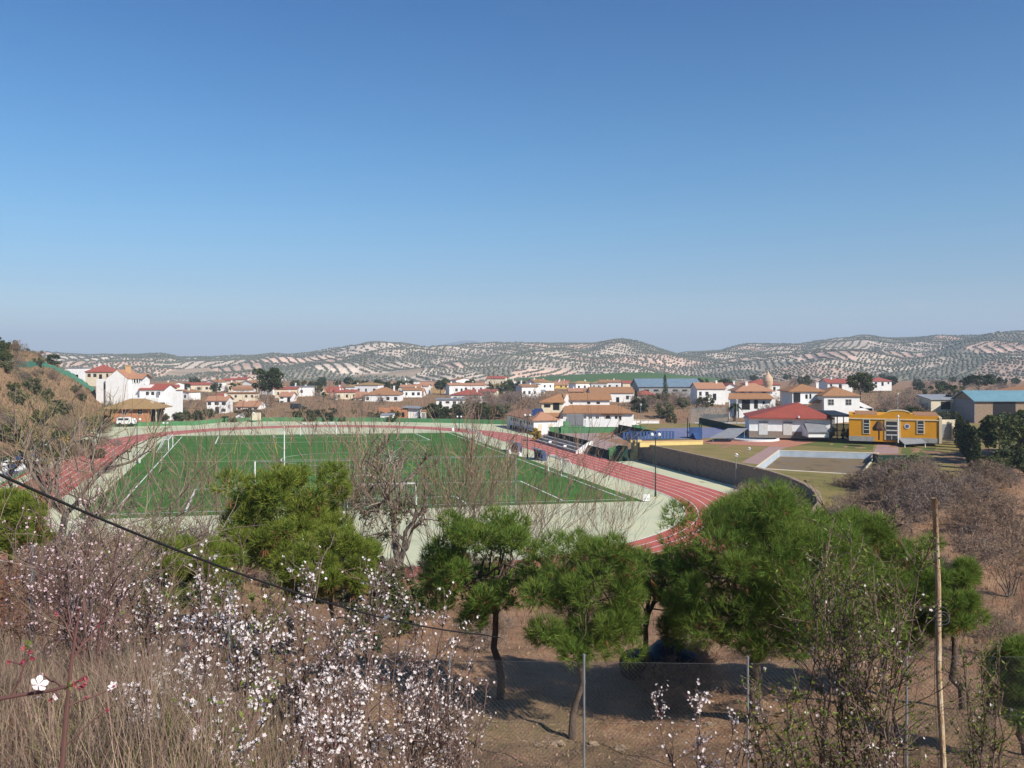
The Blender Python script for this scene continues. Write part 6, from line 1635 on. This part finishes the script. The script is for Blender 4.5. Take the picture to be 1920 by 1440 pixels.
# dark mound under the largest pine, dark slats left, stones
rng = np.random.default_rng(7)
def lump(name, label, cat, p, sx, sy, sz, m, seed, amp=.18, group=None, n=18):
    rng = np.random.default_rng(seed); bm = bmesh.new(); bmesh.ops.create_icosphere(bm, subdivisions=4 if sx > .8 else 3, radius=1)
    ph = rng.uniform(0, 6.28, (6, 3)); fr_ = rng.uniform(1.2, 4.5, (6, 3))
    for v in bm.verts:
        c = v.co; s = sum(math.sin(fr_[k][0] * c.x + ph[k][0]) * math.sin(fr_[k][1] * c.y + ph[k][1]) * math.sin(fr_[k][2] * c.z + ph[k][2]) for k in range(6))
        f = 1 + amp * s; v.co = Vector((c.x * sx * f, c.y * sy * f, c.z * sz * f))
    me = bpy.data.meshes.new(name); bm.to_mesh(me); bm.free(); me.materials.append(m)
    for q in me.polygons: q.use_smooth = sx > .8
    o = bpy.data.objects.new(name, me); COL.objects.link(o); o.location = p; tag(o, label, cat, group); return o
lump('tarpaulin_heap', 'dark heap under a black cover beneath the pines', 'heap', base(1238, 21.5) + Vector((0, 0, .2)), .95, .8, .62, M['rubberblack'], 3)
t = thing('slat_screen', 'dark slatted screen behind the almond blossom', 'screen', base(505, 15.5))
for i in range(11):
    mb = MB(); x = -.62 + i * .125; mb.box(x - .045, x + .045, -.02, .02, -.2, .62 + .05 * math.sin(i * 2.3)); mb.build('slat', M['rubberblack'], t)
mb = MB(); mb.box(-.7, .7, .025, .06, .45, .52); mb.build('cross_bar', M['bark'], t)
for i, (px, Y, s) in enumerate(((1046, 16.4, .17), (1110, 16.3, .13), (1165, 16.2, .15), (955, 18.0, .14), (1330, 17.6, .13), (1010, 16.0, .1))):
    lump('stone', ('pale angular stone left of the small pine trunk', 'pale stone right of the small pine trunk behind the fence post', 'flat pale stone between small pine and heap', 'pale stone at the foot of the forked pine', 'pale stone left of the largest pine trunk', 'pebble sized pale stone left of the small pine')[i], 'stone', base(px, Y) + Vector((0, 0, s * .2)), s * .8, s * .55, s * .35, M['rock'], i, .2)
# ------------------------------------------------------------------ almond blossom
def flowers(rng, P, N, size, petals=5, hexa=False):
    """open five petalled flowers at P facing N"""
    n = len(P); S = size * rng.uniform(.5, 1.15, n)
    T = unit(np.cross(N, rng.normal(size=N.shape))); B = np.cross(N, T); Vs = []
    for k in range(petals):
        a = 2 * math.pi * k / petals
        d = T * math.cos(a) + B * math.sin(a); e = -T * math.sin(a) + B * math.cos(a)
        tip = P + d * S[:, None] + N * (S * .35)[:, None]; mid = P + d * (S * .62)[:, None] + N * (S * .16)[:, None]
        w = (S * .36)[:, None]
        if hexa:
            lo_, hi_ = P + d * (S * .3)[:, None] + N * (S * .05)[:, None], P + d * (S * .85)[:, None] + N * (S * .28)[:, None]
            Vs.append(np.stack([P, lo_ - e * w * .45, mid - e * w * 1.05, hi_ - e * w * .8, tip, hi_ + e * w * .8, mid + e * w * 1.05, lo_ + e * w * .45], 1)); continue
        Vs.append(np.stack([P, mid - e * w, tip, mid + e * w], 1))
    V = np.stack(Vs, 1).reshape(-1, 3)
    return V, np.arange(len(V)).reshape(-1, 8 if hexa else 4)

def blossom_bush(label, p, h, w, seed, nfl=900, stems=9, size=.02, m='petal', young=0, group='flowering almond bushes', name='almond_bush', dens=.75, bud=.25, lean=(0, 0)):
    rng = np.random.default_rng(seed)
    t = thing(name, label, 'shrub', p, 0, group)
    mb = MB(); tp, td = [], []
    for s in range(stems):
        a = rng.uniform(0, 6.28); r = w / 2 * rng.uniform(.2, 1) ; hh = h * rng.uniform(.6, 1)
        e = np.array([math.cos(a) * r + lean[0] * hh, math.sin(a) * r + lean[1] * hh, hh]); P = wobble(rng, (rng.normal(0, .08), rng.normal(0, .08), -.2), e, 7, .022)
        mb.tube(P, [.016 * (1 - .1 * i) for i in range(8)], 5, cap=False)
        for j in range(3, 8): tp.append(P[j]); td.append((0, 0, 1))
        for b in range(int(6 + h * 4)):
            k = rng.integers(2, 8); q = np.array(P[k]); d = np.array([rng.normal(0, .6), rng.normal(0, .6), rng.uniform(.5, 1.2)]); d /= np.linalg.norm(d)
            L = h * rng.uniform(.14, .34) * (1 - .06 * k); Q = wobble(rng, q, q + d * L, 5, .03); mb.tube(Q, [.006, .0055, .005, .0045, .004, .003], 3, cap=False)
            for f in np.linspace(.15, 1, 8):
                i = min(4, int(f * 5)); tp.append(np.array(Q[i]) + (np.array(Q[i + 1]) - np.array(Q[i])) * (f * 5 - i)); td.append(d)
            for c in range(2):
                q2 = np.array(Q[rng.integers(1, 5)]); d2 = d + rng.normal(0, .5, 3); d2 /= np.linalg.norm(d2); Q2 = [tuple(q2), tuple(q2 + d2 * L * .25), tuple(q2 + d2 * L * .5)]
                mb.tube(Q2, [.004, .0035, .002], 3, cap=False)
                for f in (.3, .6, 1): tp.append(q2 + d2 * L * .5 * f); td.append(d2)
    mb.build('branches', M['almondtwig'], t)
    tp = np.array(tp, float); td = np.array(td, float); tp = tp + rng.normal(0, .008, tp.shape)
    # flowering comes in patches along the twigs
    c = tp[rng.integers(0, len(tp), 14)]; dd = np.min(np.linalg.norm(tp[:, None] - c[None], axis=2), 1); pr = np.exp(-(dd / (.16 * h + .08)) ** 2) * dens + (1 - dens) * .5; pr /= pr.sum()
    nfl = int(nfl * .7); i = rng.choice(len(tp), nfl, p=pr)
    N = unit(rng.normal(size=(nfl, 3)) + td[i] * .3 + np.array([.2, -.4, .3])); P = tp[i] + N * .014 + rng.normal(0, .012, (nfl, 3))
    V, F = flowers(rng, P, N, size); np_mesh('blossom', V, F, M[m], t)
    nb = int(nfl * bud)
    if nb:
        i = rng.choice(len(tp), nb, p=pr); V, F = leaves(rng, tp[i] + rng.normal(0, .01, (nb, 3)), np.full(nb, .006), 1, .009); np_mesh('buds', V, F, M['bud'], t)
    if young:
        i = rng.integers(0, len(tp), young); V, F = leaves(rng, tp[i], np.full(young, .02), 1, .03, aspect=.3); np_mesh('leaves', V, F, M['leafyoung'], t)
    return t

def bb(label, px, Y, ytop, wpx, seed, **k):
    p = base(px, Y); h = at(px, ytop, Y).z - p.z
    return blossom_bush(label, p, max(h, .5), wpx / FPX * Y, seed, **k)
bb('low white almond sprays in front of the dry grass at the left', 265, 5.6, 1290, 150, 22, nfl=420, size=.016, stems=7)
bb('white almond filling the bottom edge left of the middle', 420, 5.4, 1300, 190, 23, nfl=560, size=.016, stems=8, young=200)
bb('white almond at the bottom edge below the blossom bank', 600, 6.2, 1345, 200, 24, nfl=520, size=.016)
bb('white almond overtopping the slatted screen', 470, 8.8, 1110, 190, 25, nfl=850, young=240)
bb('wide white almond around the fence post left of the forked pine', 850, 11.5, 1190, 190, 26, nfl=700)
bb('upright white blossoming almond crossing the cable, left of the bushy pine', 372, 9.6, 1025, 170, 1, nfl=900)
bb('white blossoming almond in front of the bushy pine', 545, 9.8, 1070, 210, 2, nfl=900, young=160)
bb('white blossoming almond below the cable left of the forked pine', 668, 10.2, 1090, 220, 3, nfl=1100)
bb('dense white almond bush in front of the forked pine trunk', 775, 10.6, 1165, 200, 4, nfl=1200)
bb('broad white almond bush in the middle of the blossom bank', 590, 8.8, 1200, 230, 5, nfl=1200)
bb('broad white almond bush at the right of the blossom bank', 720, 8.9, 1225, 230, 6, nfl=1100)
bb('thin white almond with red brown stems before the slatted screen', 430, 7.6, 1150, 180, 7, nfl=560, size=.019)
bb('low white almond bush at the lower left of the blossom bank', 330, 7.0, 1290, 160, 8, nfl=420, size=.018)
bb('low white almond bush at the bottom middle of the blossom bank', 540, 7.2, 1330, 220, 9, nfl=430, size=.018)
bb('sparse white almond sprays above the dry grass right of the blossom bank', 850, 10.5, 1290, 150, 10, nfl=420)
bb('white almond beside the thin green almond twigs left of the cable', 285, 9.2, 1040, 110, 16, nfl=480, young=120)
bb('pale pink almond at the far left of the blossom bank', 75, 12.0, 975, 120, 11, nfl=650, size=.021, m='petalpink', stems=7)
bb('tall pale pink almond behind the dry grass, second from the left edge', 150, 12.5, 945, 130, 12, nfl=950, size=.022, m='petalpink', stems=8)
bb('tall pale pink almond left of the thin white almond', 215, 11.5, 980, 120, 13, nfl=800, size=.021, m='petalpink', stems=8)
bb('white almond sprays at the lower right in front of the wire fence', 1330, 9.4, 1325, 250, 14, nfl=1100, size=.019)
bb('white almond sprig touching the bottom edge left of the rusty pole', 1690, 8.6, 1400, 200, 15, nfl=220, size=.018)
bb('tall green shooting almond with few flowers in front of the largest pine', 1560, 9.6, 1010, 190, 17, nfl=110, young=2600, stems=8, m='petal', dens=.6, bud=.5)
bb('tall green shooting almond between the largest pine and the rusty pole', 1665, 9.3, 1030, 170, 18, nfl=110, young=2400, stems=8, dens=.6, bud=.5)
bb('short leafy almond shoots under the largest pine', 1480, 9.0, 1290, 150, 19, nfl=90, young=1300, stems=7, dens=.6)
bb('green shooting almond overlapping the bushy pine', 470, 11.5, 1020, 150, 20, nfl=90, young=1600, stems=6, dens=.6)
bb('leafy almond shoots right of the rusty pole', 1840, 10.5, 1180, 130, 21, nfl=40, young=1300, stems=6, dens=.6)

# rusty dry bush at the left edge
make_bare('rusty brown dry bush under the left edge pine', base(22, 14.5), 2.6, 120, 4, .7, (5, 5, 4), 9, .018, 'redtwig', 'redtwig', name='dry_bush', cat='shrub', trunk_frac=.5, leafm='reddish', leafn=2600, leafs=.03)
make_bare('bare grey bush behind the pale pink almonds', base(245, 13.5), 2.2, 121, 4, .6, (5, 5, 4), 8, .014, 'greybark', 'twiggrey', name='bare_shrub', cat='shrub', trunk_frac=.55)
make_bare('leafless brown sapling leaning over the dry grass', base(190, 8.6), 2.2, 122, 4, .5, (5, 4, 4), 4, .014, 'redtwig', 'twig', name='bare_sapling', cat='sapling', trunk_frac=.6)
make_bare('purple brown leafless bush at the right margin of the slope', base(1895, 38), 3.6, 123, 5, .7, (4, 4, 4, 3), 6, .03, 'greybark', 'twiggrey', name='bare_shrub', cat='shrub', trunk_frac=.4)

# thin red stemmed almond shoot and the near twig with one open flower
rng = np.random.default_rng(31)
b = base(112, 3.4); t = thing('almond_shoot', 'red stemmed almond shoot rising from the dry grass at the lower left', 'shrub', b)
P = [b + Vector((0, 0, -.2))] + [at(x, y, 3.4) for x, y in ((116, 1440), (124, 1340), (134, 1240), (143, 1180), (150, 1140))]
P = [p - b for p in P]; mb = MB(); mb.tube(P, [.011, .010, .009, .007, .005, .003], 7)
for (x0, y0), (x1, y1) in (((126, 1325), (215, 1285)), ((130, 1290), (75, 1265)), ((136, 1235), (185, 1170)), ((140, 1205), (108, 1150)), ((119, 1400), (200, 1330))):
    a, c = at(x0, y0, 3.4) - b, at(x1, y1, 3.4 + rng.uniform(-.2, .2)) - b; mb.tube(wobble(rng, a, c, 5, .03), [.005, .0045, .004, .0035, .003, .002], 5)
mb.build('stem', M['redtwig'], t)
tips = [at(x, y, 3.4) - b for x, y in ((212, 1286), (208, 1290), (78, 1266), (183, 1172), (150, 1142), (108, 1152), (198, 1332), (160, 1310))]
P_ = np.array([tuple(p) for p in tips]); V, F = flowers(rng, P_[:3], unit(np.array([[0, -1, .4]] * 3) + rng.normal(0, .3, (3, 3))), .017); np_mesh('blossom', V, F, M['petal'], t)
V, F = leaves(rng, P_, np.full(len(P_), .012), 5, .008); np_mesh('buds', V, F, M['bud'], t)
Yt = 1.55; b = at(-60, 1322, Yt); t = thing('almond_twig', 'close almond twig with one open white flower and red buds at the left edge', 'twig', b)
P = [at(x, y, Yt) - b for x, y in ((-900, 1500), (-60, 1322), (0, 1310), (45, 1302), (90, 1296), (135, 1285), (160, 1268))]
mb = MB(); mb.tube(P, [.006, .0042, .0038, .0034, .003, .0026, .0015], 8)
for (x0, y0), (x1, y1) in (((20, 1306), (45, 1248)), ((45, 1248), (55, 1220)), ((45, 1248), (20, 1240)), ((100, 1294), (112, 1310))): mb.tube([at(x0, y0, Yt) - b, at((x0 + x1) / 2 + 3, (y0 + y1) / 2, Yt) - b, at(x1, y1, Yt) - b], [.0024, .002, .0015], 6)
mb.build('stem', M['redtwig'], t)
fl = np.array([tuple(at(72, 1284, Yt - .01) - b), tuple(at(70, 1306, Yt) - b), tuple(at(104, 1306, Yt) - b)])
V, F = flowers(rng, fl[:1], unit(np.array([[.62, -.34, .7]])), .019, 5, True); V2, F2 = flowers(rng, fl[1:], unit(np.array([[.3, -.3, -.8], [.7, -.3, .3]])), .014, 5, True)
np_mesh('blossom', np.concatenate([V, V2]), np.concatenate([F, F2 + len(V)]), M['petal'], t)
bp = np.array([tuple(at(x, y, Yt) - b) for x, y in ((72, 1290), (95, 1312), (140, 1282), (152, 1275), (160, 1272), (150, 1290), (158, 1284), (15, 1242), (55, 1222), (62, 1236), (45, 1216), (42, 1240))])
for a_, b_ in ((0, 2), (2, 7), (7, 12)):
    V, F = leaves(rng, bp[a_:b_], np.full(b_ - a_, .003), 7, .0055); np_mesh('bud', V, F, M['bud'], t)
V, F = leaves(rng, np.array([tuple(at(x, y, Yt) - b) for x, y in ((52, 1212), (54, 1205), (120, 1292), (130, 1284), (125, 1288))]), np.full(5, .003), 3, .009, aspect=.25); np_mesh('leaves', V, F, M['leafyoung'], t)

# ------------------------------------------------------------------ dry grass and herbs
def grass(name, n, pxr, Yr, hr, m, seed, width=.0035, lean=.35, clump=0, label='', dens=None):
    rng = np.random.default_rng(seed)
    Y = np.sqrt(rng.uniform(Yr[0] ** 2, Yr[1] ** 2, n)); px = rng.uniform(*pxr, n)
    X = (px - 960) / FPX * Y
    keep = rng.random(n) < np.clip(.55 + .6 * waves(X * 3, Y * 3, 3.0, 6, clump), .12, 1)
    if dens is not None: keep &= rng.random(n) < dens(px, Y)
    X, Y = X[keep], Y[keep]; n = len(X); Z = H(X, Y)
    B = np.stack([X, Y, Z - .03], -1); hgt = rng.uniform(*hr, n) * (.7 + .5 * np.clip(waves(X * 2, Y * 2, 4, 5, 2) + .5, 0, 1.2))
    a = rng.uniform(0, 6.28, n); d = np.stack([np.cos(a), np.sin(a), np.zeros(n)], -1); s = np.stack([-np.sin(a), np.cos(a), np.zeros(n)], -1) * width
    l = rng.uniform(.1, 1.0, n)[:, None] * lean
    up = np.array([0, 0, 1.0]); h = hgt[:, None]
    m1 = B + up * h * .5 + d * h * l * .3; m2 = B + up * h * (1 - .25 * l) + d * h * l
    V = np.stack([B - s, B + s, m1 - s * .8, m1 + s * .8, m2], 1).reshape(-1, 3)
    o = (np.arange(n) * 5)[:, None]
    F = np.concatenate([o + np.array([0, 1, 3]), o + np.array([0, 3, 2]), o + np.array([2, 3, 4])], 0)
    g = np_mesh(name, V, F, M[m]); setting(g, 'stuff'); tag(g, label, 'grass'); g['kind'] = 'stuff'
    return g
left = lambda px, Y: np.clip((900 - px) / 560, .06, 1)
grass('dry_grass', 105000, (-160, 1080), (3.2, 13.5), (.18, .62), 'straw', 1, .0025, .9, 0, 'tall dry straw coloured grass on the slope at the lower left', left)
grass('short_dry_grass', 56000, (-350, 2300), (9.0, 30), (.04, .2), 'browngrass', 2, .004, .6, 3, 'short dry grass tufts under the pines')
grass('green_grass', 9000, (-150, 2050), (8.0, 40), (.06, .2), 'greengrass', 3, .005, .5, 5, 'scattered green herbs among the dry grass')
grass('bank_grass', 32000, (-100, 2000), (30, 66), (.12, .4), 'browngrass', 4, .012, .6, 6, 'dry grass on the bank beside the near bend of the track', lambda px, Y: (np.hypot(st_inv((px - 960) / FPX * Y, Y)[0] - VC, st_inv((px - 960) / FPX * Y, Y)[1] - np.clip(st_inv((px - 960) / FPX * Y, Y)[1], UA, UB)) > 46.5))

grass('hillside_grass', 80000, (-60, 240), (108, 250), (.3, .9), 'hillgrass', 7, .05, .7, 2, 'dry scrubby grass covering the left hillside', lambda px, Y: (H((px - 960) / FPX * Y, Y) > .5) * 1.0)
grass('field_grass', 70000, (-60, 1980), (214, 470), (.3, .9), 'fieldweed', 8, .07, .6, 4, 'weedy fields between the track wall and the village')
grass('slope_weeds', 44000, (1380, 2350), (26, 92), (.1, .4), 'browngrass', 9, .012, .6, 1, 'dry weeds on the right hand slope', lambda px, Y: (np.hypot(st_inv((px - 960) / FPX * Y, Y)[0] - VC, st_inv((px - 960) / FPX * Y, Y)[1] - np.clip(st_inv((px - 960) / FPX * Y, Y)[1], UA, UB)) > 46.5))
# fallen leaves and twigs under the pines
rng = np.random.default_rng(55)
n = 26000; Y = rng.uniform(11, 30, n); px = rng.uniform(500, 1960, n); X = (px - 960) / FPX * Y
P = np.stack([X, Y, H(X, Y) + .012], -1); a = rng.uniform(0, 6.28, n); d = np.stack([np.cos(a), np.sin(a), rng.normal(0, .25, n)], -1); s_ = np.stack([-np.sin(a), np.cos(a), rng.normal(0, .25, n)], -1)
L = (.016 + .11 * rng.random(n) ** 4)[:, None]; W = rng.uniform(.004, .018, n)[:, None]
V = np.stack([P - d * L, P - s_ * W, P + d * L, P + s_ * W], 1).reshape(-1, 3)
g = np_mesh('leaf_litter', V, np.arange(len(V)).reshape(-1, 4), M['litter']); setting(g, 'stuff'); tag(g, 'fallen leaves and broken twigs littering the ground under the pines', 'leaf litter'); g['kind'] = 'stuff'

grass('green_herbs', 9000, (60, 620), (4.2, 9.5), (.08, .3), 'greengrass', 12, .005, .8, 2, 'green herbs growing at the foot of the almond blossom')
# ------------------------------------------------------------------ air
hz = bpy.data.materials.new('haze_air'); hz.use_nodes = True
hn, hl = hz.node_tree.nodes, hz.node_tree.links
hn.clear()
ho = hn.new("ShaderNodeOutputMaterial"); hv = hn.new("ShaderNodeVolumePrincipled")
hv.inputs["Color"].default_value = (.70, .83, 1.0, 1)
hv.inputs["Density"].default_value = 0.00022
hv.inputs["Anisotropy"].default_value = 0.0
hl.new(hv.outputs[0], ho.inputs["Volume"])
mb = MB(); mb.box(-9800, 9800, -120, 10200, -62, 330)
haze = mb.build('haze', hz)
setting(haze, 'stuff'); tag(haze, 'pale blue haze in front of the distant hills', 'haze')
